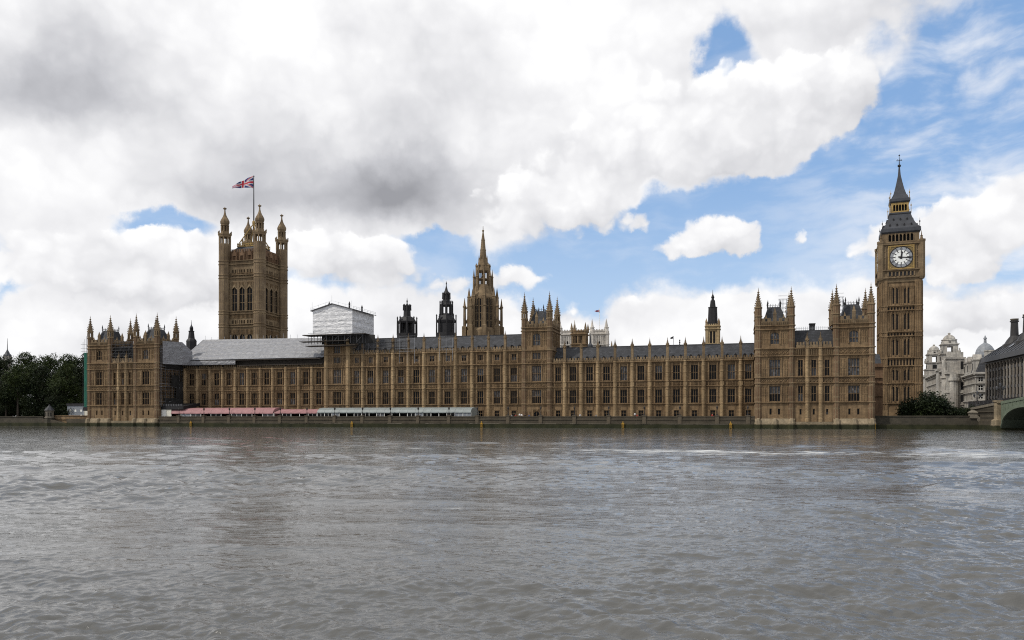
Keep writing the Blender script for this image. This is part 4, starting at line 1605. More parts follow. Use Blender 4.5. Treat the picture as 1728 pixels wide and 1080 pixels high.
def ct_shaft():
    tops = zc(470)
    for k, T in enumerate(((-HB, -HB, 0), (HB, -HB, math.pi / 2), (HB, HB, math.pi), (-HB, HB, -math.pi / 2))):
        mb, md, mv = MB(T), MB(T), MB(T)
        W = 2 * HB
        lv = [2, zc(681), zc(647), zc(618), zc(604), zc(567.5), zc(560), zc(524), zc(516), tops]
        hs = []
        stages = [(zc(679), zc(650)), (zc(644), zc(621)), (zc(601), zc(570)), (zc(558), zc(526.5)), (zc(514), zc(483))]
        for (a, b_) in stages:
            for fx in (.31, .405, .60, .69):
                xm = W * fx
                hs.append((xm - .27, xm + .27, a + .4, b_ - .5))
        for (a, b_) in ((zc(617), zc(606)), (zc(566.5), zc(561.5)), (zc(523), zc(517.5))):
            n = 9
            for i in range(n):
                x = W * (.19 + .62 * i / (n - 1))
                hs.append((x - .24, x + .24, a + .1, b_ - .1))
        mb.holes(0, W, 2, tops, hs, 0, .45)
        for z in lv[1:-1]:
            string(mb, 0, W, z - .2, .45, .25)
        for (a, b_) in stages:
            for fx in (.19, .245, .355, .45, .5, .55, .645, .75, .81):
                x = W * fx
                mb.box(x - .10, x + .10, -.22, -.003, a, b_)
            ribs(md, W * .19, W * .81, b_ - 1.0, b_ + .2, 8, .1, .12)
            for fx in (.215, .475, .525, .78):
                md.box(W * fx - .12, W * fx + .12, -.06, -.002, a + .8, a + 3.0)
        # corner buttresses
        for xa in (0, W - 2.0):
            mb.box(xa, xa + 2.0, -.42, -.004, 2, tops)
            for z in lv[1:-1]:
                mb.box(xa - .12, xa + 2.12, -.62, -.43, z - .2, z + .25)
            ribs(md, xa + .3, xa + 1.7, 6, tops - 1, 2, .09, .07, -.42, heads=False)
        w = mb.build("wall", STONE, ct)
        md.build("carved_panels", STONE, w)
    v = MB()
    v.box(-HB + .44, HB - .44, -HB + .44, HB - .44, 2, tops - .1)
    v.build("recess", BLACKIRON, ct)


ct_shaft()
HC = 6.72                      # half width of the clock stage
mb = MB()
mb.sq(0, 0, [(zc(476), HB + .3), (zc(471), HB + .45), (zc(469), HC + .35), (zc(467.3), HC + .35), (zc(467), HC - .1), (zc(412.5), HC - .1),
             (zc(412), HC + .2), (zc(409.5), HC + .3), (zc(409), HC - .2)])
for sx, sy in ((-1, -1), (1, -1), (1, 1), (-1, 1)):
    mb.lathe(sx * (HC - .5), sy * (HC - .5), [(zc(472), .9), (zc(468), 1.15), (zc(411), 1.15), (zc(409), 1.3), (zc(406), 1.3), (zc(405.5), .5), (zc(401), .35), (zc(400), .5), (zc(399), .2), (zc(391), .04)])
for T in ((-HC, -HC, 0), (HC, -HC, math.pi / 2), (HC, HC, math.pi), (-HC, HC, -math.pi / 2)):
    mb.T = T
    W = 2 * HC
    for a, b_ in ((zc(466), zc(458)),):
        for i in range(8):
            x = W * (.20 + .60 * i / 7)
            mb.box(x - .22, x + .22, -.2, .1, a, b_)
    ribs(mb, W * .03, W * .15, zc(456), zc(414), 2, .14, .1, .1, heads=False)
    ribs(mb, W * .85, W * .97, zc(456), zc(414), 2, .14, .1, .1, heads=False)
    for i in range(4):
        z = zc(455) + (zc(414) - zc(455)) * i / 4
        mb.box(W * .03, W * .155, -.02, .1, z, z + .3)
        mb.box(W * .845, W * .97, -.02, .1, z, z + .3)
    for i in range(10):                     # corbel arches below
        x = W * (.18 + .64 * i / 9)
        mb.box(x - .2, x + .2, .3, .9, zc(474), zc(470.5))
    string(mb, W * .0, W, zc(457), .4, .3, .1)
    string(mb, W * .0, W, zc(413.5), .4, .3, .1)
mb.T = None
mb.build("clock_stage", STONE_T, ct)
pn = MB()
for T in ((-HC, -HC, 0), (HC, -HC, math.pi / 2), (HC, HC, math.pi), (-HC, HC, -math.pi / 2)):
    pn.T = T
    for i in range(7):
        x = 2 * HC * (.243 + .514 * i / 6)
        pn.box(x - .32, x + .32, .07, .12, zc(465.5), zc(458.6))
pn.build("shade_panel", BLACKIRON, ct)  # black faces paint the shade between the bars


DIALW = plain("opal_glass", (.70, .71, .68), rough=.35, var=.05)
DIALG = plain("dial_grey", (.24, .25, .265), rough=.4, var=.1)


def dial(T):
    """opal dial in a gilt square frame; local plane x right, z up, toward -y"""
    zc0 = zc(434.5)
    rr = 3.5
    xm = HC
    f = MB(T)
    k = 40
    sq = 4.0
    f.box(xm - sq, xm + sq, -.16, .095, zc0 - sq, zc0 + sq)
    o = f.build("clock_face", plain("dark_gilt", (.15, .105, .04), rough=.6, var=.4, scale=4) if "dark_gilt" not in bpy.data.materials else bpy.data.materials["dark_gilt"], ct)
    e = MB(T)
    for a in (-sq, sq - .35):
        e.box(xm + a, xm + a + .35, -.34, -.165, zc0 - sq, zc0 + sq)
        e.box(xm - sq + .36, xm + sq - .36, -.34, -.165, zc0 + a, zc0 + a + .35)
    for sx in (-1, 1):
        for sz in (-1, 1):
            cx_, cz_ = xm + sx * 3.3, zc0 + sz * 3.3
            e.box(cx_ - .18, cx_ + .18, -.3, -.165, cz_ - .18, cz_ + .18)
    e.build("gilt_frame", GOLD, o)

    def disc(r0, r1, y, name, mat):
        d_ = MB(T)
        for i in range(k):
            a0, a1 = 2 * math.pi * i / k, 2 * math.pi * (i + 1) / k
            d_.poly([(xm + r1 * math.sin(a0), y, zc0 + r1 * math.cos(a0)), (xm + r1 * math.sin(a1), y, zc0 + r1 * math.cos(a1)),
                     (xm + r0 * math.sin(a1), y, zc0 + r0 * math.cos(a1)), (xm + r0 * math.sin(a0), y, zc0 + r0 * math.cos(a0))][::-1])
        d_.build(name, mat, o)
    disc(rr * .97, rr * 1.06, -.20, "bezel", BLACKIRON)
    disc(rr * .70, rr * .965, -.185, "minute_ring", DIALG)
    disc(rr * .50, rr * .69, -.185, "numeral_ring", DIALW)
    disc(0.0, rr * .49, -.185, "inner_dial", DIALW)
    # numerals: strokes laid round the ring
    nm = MB(T)

    def stroke(r0, t0, r1, t1, w, ang):
        def P(r, t):
            x = t * math.cos(ang) + r * math.sin(ang)
            z = -t * math.sin(ang) + r * math.cos(ang)
            return xm + x, zc0 + z
        (xa, za), (xb, zb_) = P(r0, t0), P(r1, t1)
        dx, dz = xb - xa, zb_ - za
        L = math.hypot(dx, dz)
        nx, nz = -dz / L * w / 2, dx / L * w / 2
        nm.poly([(xa + nx, -.2, za + nz), (xa - nx, -.2, za - nz), (xb - nx, -.2, zb_ - nz), (xb + nx, -.2, zb_ + nz)])
    nums = ['XII', 'I', 'II', 'III', 'IV', 'V', 'VI', 'VII', 'VIII', 'IX', 'X', 'XI']
    for h, tx in enumerate(nums):
        ang = h * math.pi / 6
        wid = {'I': .2, 'V': .36, 'X': .38}
        tot = sum(wid[c_] for c_ in tx)
        t = -tot / 2
        ra, rb = rr * .70, rr * .90
        for c_ in tx:
            w = wid[c_]
            if c_ == 'I':
                stroke(ra, t + w / 2, rb, t + w / 2, .11, ang)
            elif c_ == 'V':
                stroke(rb, t + .04, ra, t + w / 2, .08, ang)
                stroke(rb, t + w - .04, ra, t + w / 2, .05, ang)
            else:
                stroke(rb, t + .04, ra, t + w - .04, .08, ang)
                stroke(rb, t + w - .04, ra, t + .04, .05, ang)
            t += w
        stroke(rr * .50, 0, rr * .70, 0, .30, ang)
        stroke(rr * .88, 0, rr * .99, 0, .2, ang)
    nm.build("numerals", BLACKIRON, o)
    for nm_, ang, L, tail, w in (("hour_hand", R(8.5), 1.95, .6, .5), ("minute_hand", R(97), 3.3, .9, .34)):
        hm = MB(T)
        s_, c_ = math.sin(ang), math.cos(ang)

        def Q(r_, t_):
            return (xm + r_ * s_ + t_ * c_, zc0 + r_ * c_ - t_ * s_)
        pts = [Q(-tail, -w * .8), Q(-tail, w * .8), Q(0, w * .55), Q(L * .72, w * .45), Q(L * .8, w * .8), Q(L, .03), Q(L, -.03), Q(L * .8, -w * .8), Q(L * .72, -w * .45), Q(0, -w * .55)]
        y_ = -.28 if nm_ == "hour_hand" else -.33
        n_ = len(pts)
        hm.add([(x, y_, z) for x, z in pts] + [(x, y_ + .04, z) for x, z in pts],
               [tuple(reversed(range(n_)))] + [(i, (i + 1) % n_, n_ + (i + 1) % n_, n_ + i) for i in range(n_)])
        hm.build(nm_, BLACKIRON, o)


for T in ((-HC, -HC, 0), (HC, -HC, math.pi / 2), (HC, HC, math.pi), (-HC, HC, -math.pi / 2)):
    dial(T)
# belfry, roofs, lantern, spire
HBF = 5.65
mb = MB()
zb0_, zb1_ = zc(408.5), zc(392.5)
for T in ((-HBF, -HBF, 0), (HBF, -HBF, math.pi / 2), (HBF, HBF, math.pi), (-HBF, HBF, -math.pi / 2)):
    mb.T = T
    W = 2 * HBF
    hs = [(W * (.20 + .60 * i / 6) - .42, W * (.20 + .60 * i / 6) + .42, zb0_ + .5, zb1_ - .3) for i in range(7)]
    mb.holes(0, W, zb0_ - .2, zb1_, hs, 0, .8)
    for h in hs:
        mb.arch(h[0], h[1], h[3] - .8, h[3], .05)
        mb.box(h[0] - .16, h[0] - .02, -.2, -.004, zb0_ + .2, zb1_)
    string(mb, 0, W, zb0_ - .1, .4, .25)
mb.T = None
mb.build("belfry", STONE_T, ct)
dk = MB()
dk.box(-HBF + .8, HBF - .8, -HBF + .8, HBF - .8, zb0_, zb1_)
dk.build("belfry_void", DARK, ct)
rf = MB()
rf.sq(0, 0, [(zc(392.4), HBF + .1), (zc(390), HBF + .5), (zc(384), HBF + .45), (zc(383.5), HBF + .1), (zc(374), 4.45), (zc(364), 3.65), (zc(357.5), 3.25), (zc(357), 3.45), (zc(354.5), 3.45), (zc(354), 2.9)])
ro = rf.build("roof", IRON, ct)
for T in ((0, 0, 0), (0, 0, math.pi / 2), (0, 0, math.pi), (0, 0, -math.pi / 2)):
    for zpx, half, xs_ in ((379.5, 5.3, (-3.3, -1.1, 1.1, 3.3)), (369, 4.1, (-2.1, 0, 2.1))):
        for x in xs_:
            dm = MB(T)
            z = zc(zpx)
            dm.box(x - .2, x + .2, -half - .05, -half + 1.0, z - .1, z + .45)
            dm.add([(x - .27, -half - .1, z + .45), (x + .27, -half - .1, z + .45), (x, -half - .1, z + .85), (x, -half + 1.2, z + .85), (x - .27, -half + 1.2, z + .45), (x + .27, -half + 1.2, z + .45)],
                   [(0, 1, 2), (0, 2, 3, 4), (1, 5, 3, 2)])
            dm.build("dormer", BLACKIRON, ro)
ln = MB()
za, zb_ = zc(355), zc(337)
hl = 2.7
for T in ((-hl, -hl, 0), (hl, -hl, math.pi / 2), (hl, hl, math.pi), (-hl, hl, -math.pi / 2)):
    ln.T = T
    W = 2 * hl
    hs = [(W * (.17 + .66 * i / 4) - .36, W * (.17 + .66 * i / 4) + .36, za + .7, zb_ - .7) for i in range(5)]
    ln.holes(0, W, za, zb_, hs, 0, .4)
    for h in hs:
        ln.arch(h[0], h[1], h[3] - .6, h[3], .05)
ln.T = None
ln.build("lantern", GOLD, ct)
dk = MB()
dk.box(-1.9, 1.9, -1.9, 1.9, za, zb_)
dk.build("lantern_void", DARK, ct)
sp_ = MB()
sp_.sq(0, 0, [(zc(337.2), hl + .2), (zc(335), hl + .5), (zc(330.5), hl + .45), (zc(330), hl + .05), (zc(322), 2.0), (zc(312), 1.42), (zc(300), .9), (zc(287), .42), (zc(273), .22)])
spo = sp_.build("spire", IRON, ct)
fn = MB()
fn.lathe(0, 0, [(zc(273), .22), (zc(272), .55), (zc(269.5), .55), (zc(268.5), .16), (zc(262), .12), (zc(254), .06), (zc(253.6), .28), (zc(252.4), .26), (zc(252), .05), (zc(250), .03)])
fn.box(-.9, .9, -.06, .06, zc(262.2), zc(261.4))
fn.box(-.06, .06, -.9, .9, zc(262.2), zc(261.4))
for sx in (-1, 1):
    fn.tube((sx * .9, 0, zc(262)), (sx * .35, 0, zc(259)), .07)
fn.build("finial", BLACKIRON, spo)
for sx, sy in ((-1, -1), (1, -1), (1, 1), (-1, 1)):
    for hw, z0_, z1_ in ((HBF + .1, zc(386), zc(369)), (3.35, zc(356), zc(338)), (hl + .2, zc(335), zc(315))):
        m_ = MB()
        m_.lathe(sx * hw, sy * hw, [(z0_, .13), (z1_ - 1.5, .09), (z1_ - 1.4, .22), (z1_ - 1.0, .2), (z1_ - .9, .07), (z1_, .02)], 6)
        m_.build("finial", GOLD if hw < 4 else BLACKIRON, ro)


# central octagonal spire
cs, ctt = s_at(815.2, 85), 85.0
cs_root = pthing("spire_tower", "octagonal stone tower with flying pinnacles and a slender spire in the middle", "tower", cs, ctt)
zk = lambda y: z_at(y, cs, ctt - 6)
K = FOC / pt(cs, ctt)[1]
mb, mv = MB(), MB()
r0 = 27.0 / K / math.cos(math.pi / 8) * .92
rW = 25.5 / K
mb.lathe(0, 0, [(8, r0 * 1.08), (zk(556), r0 * 1.06), (zk(551), r0 * .88), (zk(503), r0 * .82), (zk(502.5), r0 * .88), (zk(500), r0 * .88), (zk(499.5), r0 * .80), (zk(488), r0 * .60), (zk(480), r0 * .52), (zk(478), .50 * r0)])
mb.build("octagon", STONE_T, cs_root)
# tall windows, each side
for i in range(8):
    a = i * math.pi / 4
    rr = r0 * .885 * math.cos(math.pi / 8)
    h = zk(506) - zk(556)
    for off in (-1.2, 1.2):
        x, y = rr * math.cos(a - math.pi / 2) - off * math.sin(a - math.pi / 2), rr * math.sin(a - math.pi / 2) + off * math.cos(a - math.pi / 2)
        # the panes stand just proud of the wall between deep mullions
        yy = .45
        add_window(cs_root, x + yy * math.cos(a - math.pi / 2) * .9, zk(556) + .8, 1.7, h, 2, (.25, .5, .75), 'd', y + yy * math.sin(a - math.pi / 2) * .9, a, .9, .24, STONE_T)
# buttress piers with pinnacles
for i in range(8):
    an = math.pi / 8 + i * math.pi / 4
    b = MB()
    x, y = r0 * 1.0 * math.cos(an), r0 * 1.0 * math.sin(an)
    b.sq(x * .88, y * .88, [(8, .9), (zk(505), .62), (zk(500), .55), (zk(499), .7), (zk(497), .5), (zk(482), .05)])
    xo, yo = r0 * 1.16 * math.cos(an), r0 * 1.16 * math.sin(an)
    b.sq(xo, yo, [(8, 1.0), (zk(549), .9), (zk(548), .5), (zk(517), .42), (zk(516.5), .6), (zk(514), .6), (zk(513.5), .4), (zk(500), .04)])
    b.tube((xo, yo, zk(520)), (x * .88, y * .88, zk(514)), .28)
    b.tube((xo, yo, zk(546)), (x * .88, y * .88, zk(534)), .5)
    bo = b.build("flying_pier", STONE_T, cs_root)
    p = MB()
    x2, y2 = r0 * .80 * math.cos(an), r0 * .80 * math.sin(an)
    x3, y3 = r0 * .55 * math.cos(an), r0 * .55 * math.sin(an)
    p.sq(x2 * .72, y2 * .72, [(zk(500), .45), (zk(465), .34), (zk(464), .5), (zk(462), .3), (zk(450), .04)])
    p.tube((x2 * .72, y2 * .72, zk(470)), (x3 * .8, y3 * .8, zk(463)), .2)
    p.build("pinnacle", STONE_T, bo)
ln = MB()
r1 = r0 * .425
for i in range(8):
    an = math.pi / 8 + i * math.pi / 4
    x, y = r1 * math.cos(an), r1 * math.sin(an)
    ln.sq(x, y, [(zk(480), .32), (zk(452), .26), (zk(446), .28), (zk(445), .4), (zk(440), .05)])
    am = i * math.pi / 4
    xm, ym = r1 * .92 * math.cos(am), r1 * .92 * math.sin(am)
    ln.sq(xm, ym, [(zk(478), .11), (zk(455), .10)])
ln.lathe(0, 0, [(zk(481), r1 * 1.1), (zk(477.5), r1 * 1.05), (zk(477), r1 * .9)])
ln.lathe(0, 0, [(zk(468.5), r1 * 1.0), (zk(467), r1 * 1.0)])
ln.lathe(0, 0, [(zk(455), r1 * .95), (zk(453), r1 * 1.08), (zk(448), r1 * 1.0), (zk(447), r1 * .85), (zk(437), r1 * .70), (zk(434), r1 * .62)])
ln.build("lantern", STONE_T, cs_root)
sp_ = MB()
pk = 1 / K
sp_.lathe(0, 0, [(zk(437), 6.6 * pk), (zk(433), 6.9 * pk), (zk(432.5), 5.9 * pk), (zk(418), 4.8 * pk), (zk(417.5), 5.3 * pk), (zk(416.5), 5.3 * pk), (zk(416), 4.4 * pk), (zk(401), 3.1 * pk), (zk(400.5), 3.5 * pk), (zk(399.5), 3.5 * pk), (zk(399), 2.8 * pk), (zk(386), 1.0 * pk), (zk(385), 1.7 * pk), (zk(383), 1.7 * pk), (zk(382.5), .6 * pk), (zk(376), .35 * pk)])
for i in range(8):
    an = math.pi / 8 + i * math.pi / 4
    x, y = 6.9 * pk * math.cos(an), 6.9 * pk * math.sin(an)
    sp_.lathe(x, y, [(zk(437), .3), (zk(432), .24), (zk(426), .03)], 5)
sp_.build("spire", STONE_T, cs_root)


# black iron lanterns
def lantern_tower(name, label, px, t, prof, rcol, zc0, zc1, ncol=8, pins=(), mat=BLACKIRON, skirt=None):
    s = s_at(px, t)
    root = pthing(name, label, "roof lantern", s, t)
    k = pt(s, t)[1] / FOC
    Z = lambda y: z_at(y, s, t)
    m = MB()
    m.lathe(0, 0, [(Z(y), r * k) for y, r in prof])
    m.build("roof_cap", mat, root)
    for (r, ya, yb, q) in rcol:
        for i in range(ncol):
            an = math.pi / ncol + i * 2 * math.pi / ncol
            m = MB()
            x, y = r * k * math.cos(an), r * k * math.sin(an)
            m.sq(x, y, [(Z(ya), q), (Z(yb), q)])
            m.build("column", mat, root)
    for (r, ya, yb) in pins:
        for i in range(8):
            an = math.pi / 8 + i * math.pi / 4
            m = MB()
            x, y = r * k * math.cos(an), r * k * math.sin(an)
            m.lathe(x, y, [(Z(ya), .3), (Z(yb) - .8, .22), (Z(yb) - .7, .34), (Z(yb), .03)], 6)
            m.build("pinnacle", mat, root)
    m = MB()
    m.lathe(0, 0, [(8, zc0 * k), (Z(zc1), zc0 * k)])
    m.build("base", mat, root)
    return root


lt = lantern_tower("iron_lantern", "black iron lantern with open columns and a small bell shaped dome", 687, 40,
                   [(546, 15.5), (543, 16.5), (542, 15), (536, 11), (534, 6.8), (533.5, 6.2), (520, 5.6), (519.5, 6), (516.5, 4.5), (513.5, 2), (513, 1.0), (509, .9), (508.5, 1.5), (507.5, 1.4), (507, .6), (502.5, .2)],
                   [(15.5, 566, 545, .32), (10.5, 566, 545, .35)], 17, 563, pins=[(16.2, 566, 534), (6.0, 524, 513)])
m = MB()
k = pt(s_at(687, 40), 40)[1] / FOC
m.lathe(0, 0, [(z_at(565, s_at(687, 40), 40), 6 * k), (z_at(545, s_at(687, 40), 40), 6 * k)])
m.build("flue", BLACKIRON, lt)
lantern_tower("iron_lantern", "black iron lantern with a tall tapering spire in three stages", 753.2, 40,
              [(545, 15), (541, 16), (540, 15), (533, 11.5), (531, 9.6), (530.5, 9.5), (529.5, 9.4)],
              [(9.3, 530, 516, .3)], 17.5, 562, pins=[(16.3, 566, 530), (10.5, 532, 507), (6.0, 505, 493)])
rt_ = [o for o in COL.objects if o.name.startswith("iron_lantern")][-1]
s_ = s_at(753.2, 40)
k = pt(s_, 40)[1] / FOC
Z = lambda y: z_at(y, s_, 40)
m = MB()
m.lathe(0, 0, [(Z(563), 14.0 * k), (Z(544), 14 * k)])
m.build("louvred_drum", BLACKIRON, rt_)
m = MB()
m.lathe(0, 0, [(Z(517), 9.5 * k), (Z(515), 10.5 * k), (Z(513.5), 9.5 * k), (Z(511), 6.6 * k), (Z(498), 5.2 * k), (Z(497), 5.8 * k), (Z(495.5), 5.4 * k), (Z(490), 2.6 * k), (Z(482.5), .7 * k), (Z(480), .6 * k), (Z(479.5), 1.1 * k), (Z(478.5), 1.0 * k), (Z(474.5), .15 * k)])
m.build("spire", BLACKIRON, rt_)
lantern_tower("roof_ventilator", "small dark turret on a flared base behind the sheeted roof at left", 323, 60,
              [(577, 9), (574, 8), (571, 5.5), (560, 4.3), (559.5, 5), (558.5, 5), (558, 2)], [(2.0, 559, 553, .18)], 8.5, 577, pins=[])
rt_ = [o for o in COL.objects if o.name.startswith("roof_ventilator")][-1]
s_ = s_at(323, 60)
k = pt(s_, 60)[1] / FOC
m = MB()
m.lathe(0, 0, [(z_at(553.5, s_, 60), 2.9 * k), (z_at(552, s_, 60), 2.6 * k), (z_at(549, s_, 60), 1.0 * k), (z_at(547, s_, 60), .5 * k), (z_at(540, s_, 60), .15 * k)])
m.build("cap", IRON, rt_)

# pale stone tower with black spire behind right range
s_, t_ = s_at(1202.8, 70), 70
root = pthing("slender_tower", "slender buff stone tower topped by a tall black stepped roof", "tower", s_, t_)
Z = lambda y: z_at(y, s_, t_)
k = pt(s_, t_)[1] / FOC
hw = 10.6 * k
for T in ((-hw, -hw, 0), (hw, -hw, math.pi / 2), (hw, hw, math.pi), (-hw, hw, -math.pi / 2)):
    mb = MB(T)
    W = 2 * hw
    hs = [(W * .30, W * .46, Z(580), Z(560)), (W * .54, W * .70, Z(580), Z(560))]
    mb.holes(0, W, 10, Z(551), hs, 0, .5)
    for z in (Z(557.5), Z(552.5), Z(582)):
        string(mb, -.2, W + .2, z, .4, .25)
    for xa in (0, W - .8):
        mb.box(xa, xa + .8, -.3, -.004, 10, Z(549))
    crenels(mb, 0, W, Z(552), Z(547.5), -.2, .2, .8)
    mb.build("wall", stone("buff_stone", (.37, .285, .165), dark=.3) if 'buff_stone' not in bpy.data.materials else bpy.data.materials['buff_stone'], root)
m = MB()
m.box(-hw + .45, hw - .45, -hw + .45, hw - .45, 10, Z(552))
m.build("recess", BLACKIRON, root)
m = MB()
m.lathe(0, 0, [(Z(552), 9.0 * k), (Z(520), 7.6 * k), (Z(519.5), 8.2 * k), (Z(518.5), 8.0 * k), (Z(518), 5.2 * k), (Z(507), 3.9 * k), (Z(506.5), 2.4 * k), (Z(503), 2.2 * k), (Z(502), 3.0 * k), (Z(499), 1.8 * k), (Z(496), .6 * k), (Z(489), .25 * k)])
m.build("spire", BLACKIRON, root)
for sx, sy in ((-1, -1), (1, -1), (1, 1), (-1, 1)):
    m = MB()
    m.lathe(sx * hw * .95, sy * hw * .95, [(Z(552), .5), (Z(545), .4), (Z(544.5), .55), (Z(538), .04)])
    m.build("pinnacle", STONE_B, root)


# abbey towers beyond
def abbey_tower(label, px, Y, half_px, ytop, ypin, ybase):
    X = (px - HCX) / FOC * Y
    root = thing("church_tower", label, "church tower", (X, Y, 0), R(-4), "pale twin church towers far behind the palace")
    k = Y / FOC
    Z = lambda y: CAMZ + (HOR - y) * k
    hw = half_px * k
    for T in ((-hw, -hw, 0), (hw, -hw, math.pi / 2), (hw, hw, math.pi), (-hw, hw, -math.pi / 2)):
        mb = MB(T)
        W = 2 * hw
        mb.holes(0, W, 5, Z(ytop + 3), [(W * .38, W * .62, 22, Z(577))], 0, .8)
        mb.arch(W * .38, W * .62, Z(577) - 2, Z(577), .1)
        string(mb, 0, W, Z(ytop + 9.5), .9, .5)
        string(mb, 0, W, Z(ytop + 27), .9, .5)
        crenels(mb, W * .1, W * .9, Z(ytop + 3), Z(ytop), -.3, .5, 1.9, .5)
        for xa in (-.3, W * .87):
            mb.box(xa, xa + W * .13 + .3, -.8, -.01, 5, Z(ytop + 3))
        ribs(mb, W * .16, W * .84, Z(ytop + 25), Z(ytop + 11), 5, .3, .25)
        mb.build("wall", PALE_A, root)
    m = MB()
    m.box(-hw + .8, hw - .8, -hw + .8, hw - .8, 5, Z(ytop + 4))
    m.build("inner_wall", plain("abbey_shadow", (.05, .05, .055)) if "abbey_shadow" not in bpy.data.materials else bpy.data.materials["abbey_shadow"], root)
    for sx, sy in ((-1, -1), (1, -1), (1, 1), (-1, 1)):
        m = MB()
        m.lathe(sx * (hw - .8), sy * (hw - .8), [(Z(ytop + 9), 1.5), (Z(ytop - 2), 1.35), (Z(ytop - 2.3), 1.7), (Z(ytop - 3.2), 1.7), (Z(ytop - 3.5), 1.1), (Z(ypin + 5), .35), (Z(ypin), .06)])
        m.build("pinnacle", PALE_A, root)
    return root


abbey_tower("pale grey church tower partly hidden behind the square brown tower", 957.5, 520, 14.0, 558, 541.5, 600)
abbey_tower("pale grey church tower with four pinnacles and a flagpole", 1011, 520, 14.0, 557, 539, 600)
X = (1010.5 - HCX) / FOC * 520
m = MB()
m.tube((0, 0, 55), (0, 0, CAMZ + (HOR - 522) * 520 / FOC), .14)
tag(m.build("flagpole", WHITE, None, loc=(X, 515, 0)), "thin white flagpole rising from the pale church tower", "flagpole")
tag(flag("flag", "x", (X - .2, 515, CAMZ + (HOR - 522.5) * 515 / FOC), math.pi, 2.9, 1.8, .7, .6, 16, 8), "small dark flag flying over the pale church tower", "flag")

# brown belfry tower in front of the abbey
s_, t_ = s_at(978.5, 62), 62
root = pthing("belfry_tower", "square brown tower with two louvred openings in front of the pale church tower", "tower", s_, t_)
Z = lambda y: z_at(y, s_, t_)
k = pt(s_, t_)[1] / FOC
hw = 12.2 * k
for T in ((-hw, -hw, 0), (hw, -hw, math.pi / 2), (hw, hw, math.pi), (-hw, hw, -math.pi / 2)):
    mb = MB(T)
    W = 2 * hw
    hs = [(W * .14, W * .40, Z(580), Z(568)), (W * .50, W * .76, Z(580), Z(568))]
    mb.holes(0, W, 10, Z(560), hs, 0, .5)
    string(mb, -.1, W + .1, Z(566), .35, .2)
    string(mb, -.1, W + .1, Z(583), .35, .2)
    crenels(mb, 0, W, Z(560.5), Z(557.2), -.15, .2, 1.1)
    for a, b_, c_, d_ in hs:
        for q in (.33, .66):
            x = a + (b_ - a) * q
            mb.box(x - .07, x + .07, .05, .3, c_, d_)
    mb.build("wall", STONE, root)
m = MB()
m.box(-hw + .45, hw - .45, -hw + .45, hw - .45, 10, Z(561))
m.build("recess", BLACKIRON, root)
for sx, sy in ((-1, -1), (1, -1), (1, 1), (-1, 1)):
    m = MB()
    m.lathe(sx * hw * .96, sy * hw * .96, [(Z(561), .5), (Z(556), .42), (Z(555.5), .55), (Z(545.5), .04)])
    m.build("pinnacle", STONE_T, root)


def small_spire(name, label, px, t, prof, mat, cat="roof spire"):
    s = s_at(px, t)
    k = pt(s, t)[1] / FOC
    m = MB()
    m.lathe(0, 0, [(z_at(y, s, t), r * k) for y, r in prof])
    x, y = pt(s, t)
    tag(m.build(name, mat, None, loc=(x, y, 0), rz=RZ), label, cat)


small_spire("roof_spire", "little dark spirelet between the brown tower and the pale church tower", 996.2, 50, [(600, 5.0), (583, 4.6), (579, 2.0), (570, 1.2), (562, .3)], IRON)
small_spire("roof_spire", "short stone pinnacle showing above the slate roof near the pale church tower", 1032.2, 45, [(600, 1.7), (586, 1.6), (585.5, 2), (575, .2)], STONE_T)
small_spire("roof_cowl", "small dark cowl on the ridge of the right hand slate roof", 1147, 20, [(590, 3), (584, 2.6), (582, 1.0), (579, .8), (578.5, 1.3), (577, 1.3), (576.5, .6), (575.5, .6), (575, 1.2), (573.5, 1.1), (573, .2)], BLACKIRON)
s_ = s_at(1136.4, 60)
x, y = pt(s_, 60)
m = MB()
m.tube((0, 0, 20), (0, 0, z_at(567, s_, 60)), .09)
tag(m.build("flagpole", TUBE, None, loc=(x, y, 0)), "thin flagpole behind the slate roof of the right range", "flagpole")
tag(flag("flag", "x", (x - .1, y, z_at(567.5, s_, 60)), math.pi, 1.0, .9, .5, .4, 10, 6, [BLACKIRON]), "tiny dark flag above the right hand slate roof", "flag")

# ------------------------------------------------------------------ river wall and terrace
TER_A, TER_B = 30.9, 234.4
wl = pthing("river_wall", "long grey terrace wall with stone piers rising from the water between the pavilions", "river wall", 0, 0)
m = MB()
m.box(TER_A, TER_B, 0, 1.2, -1.5, 2.55)
m.box(TER_A, TER_B, .1, .75, 2.55, 3.35)
m.box(TER_A, TER_B, 0, .85, 3.35, 3.58)
m.box(TER_A, TER_B, -.15, -.004, 2.35, 2.55)
m.box(TER_A, TER_B, -.35, -.004, -1.5, 1.25)
m.build("wall", RWALL, wl)
PIERPX = [301, 343, 386, 429, 472, 517, 564, 611, 658, 705, 757, 805, 857, 912, 969, 1027, 1087, 1147, 1210, 1262]
pm = MB()
pm.box(-.55, .55, -.18, .95, 1.25, 3.66)
pm.box(-.68, .68, -.28, 1.05, 3.66, 3.86)
pmesh = pm.mesh("pier", stone('pier_granite', (.125, .106, .078), dark=.5))
for px in PIERPX:
    put("pier", pmesh, wl, (s_at(px, 0), 0, 0))
led = random.Random(5)
for k in range(26):
    m = MB()
    a = led.uniform(TER_A, TER_B - 14)
    m.box(a, a + led.uniform(3, 11), -.42, -.352, 1.18, 1.32)
    m.build("ledge", CONC, wl)
tt = pthing("terrace", "", "", 0, 0)
tt['kind'] = 'structure'
m = MB()
m.box(TER_A, TER_B, 1.2, TF + .4, -1, Z_TERR)
m.build("terrace_floor", plain("paving", (.2, .18, .15), rough=.9), tt)

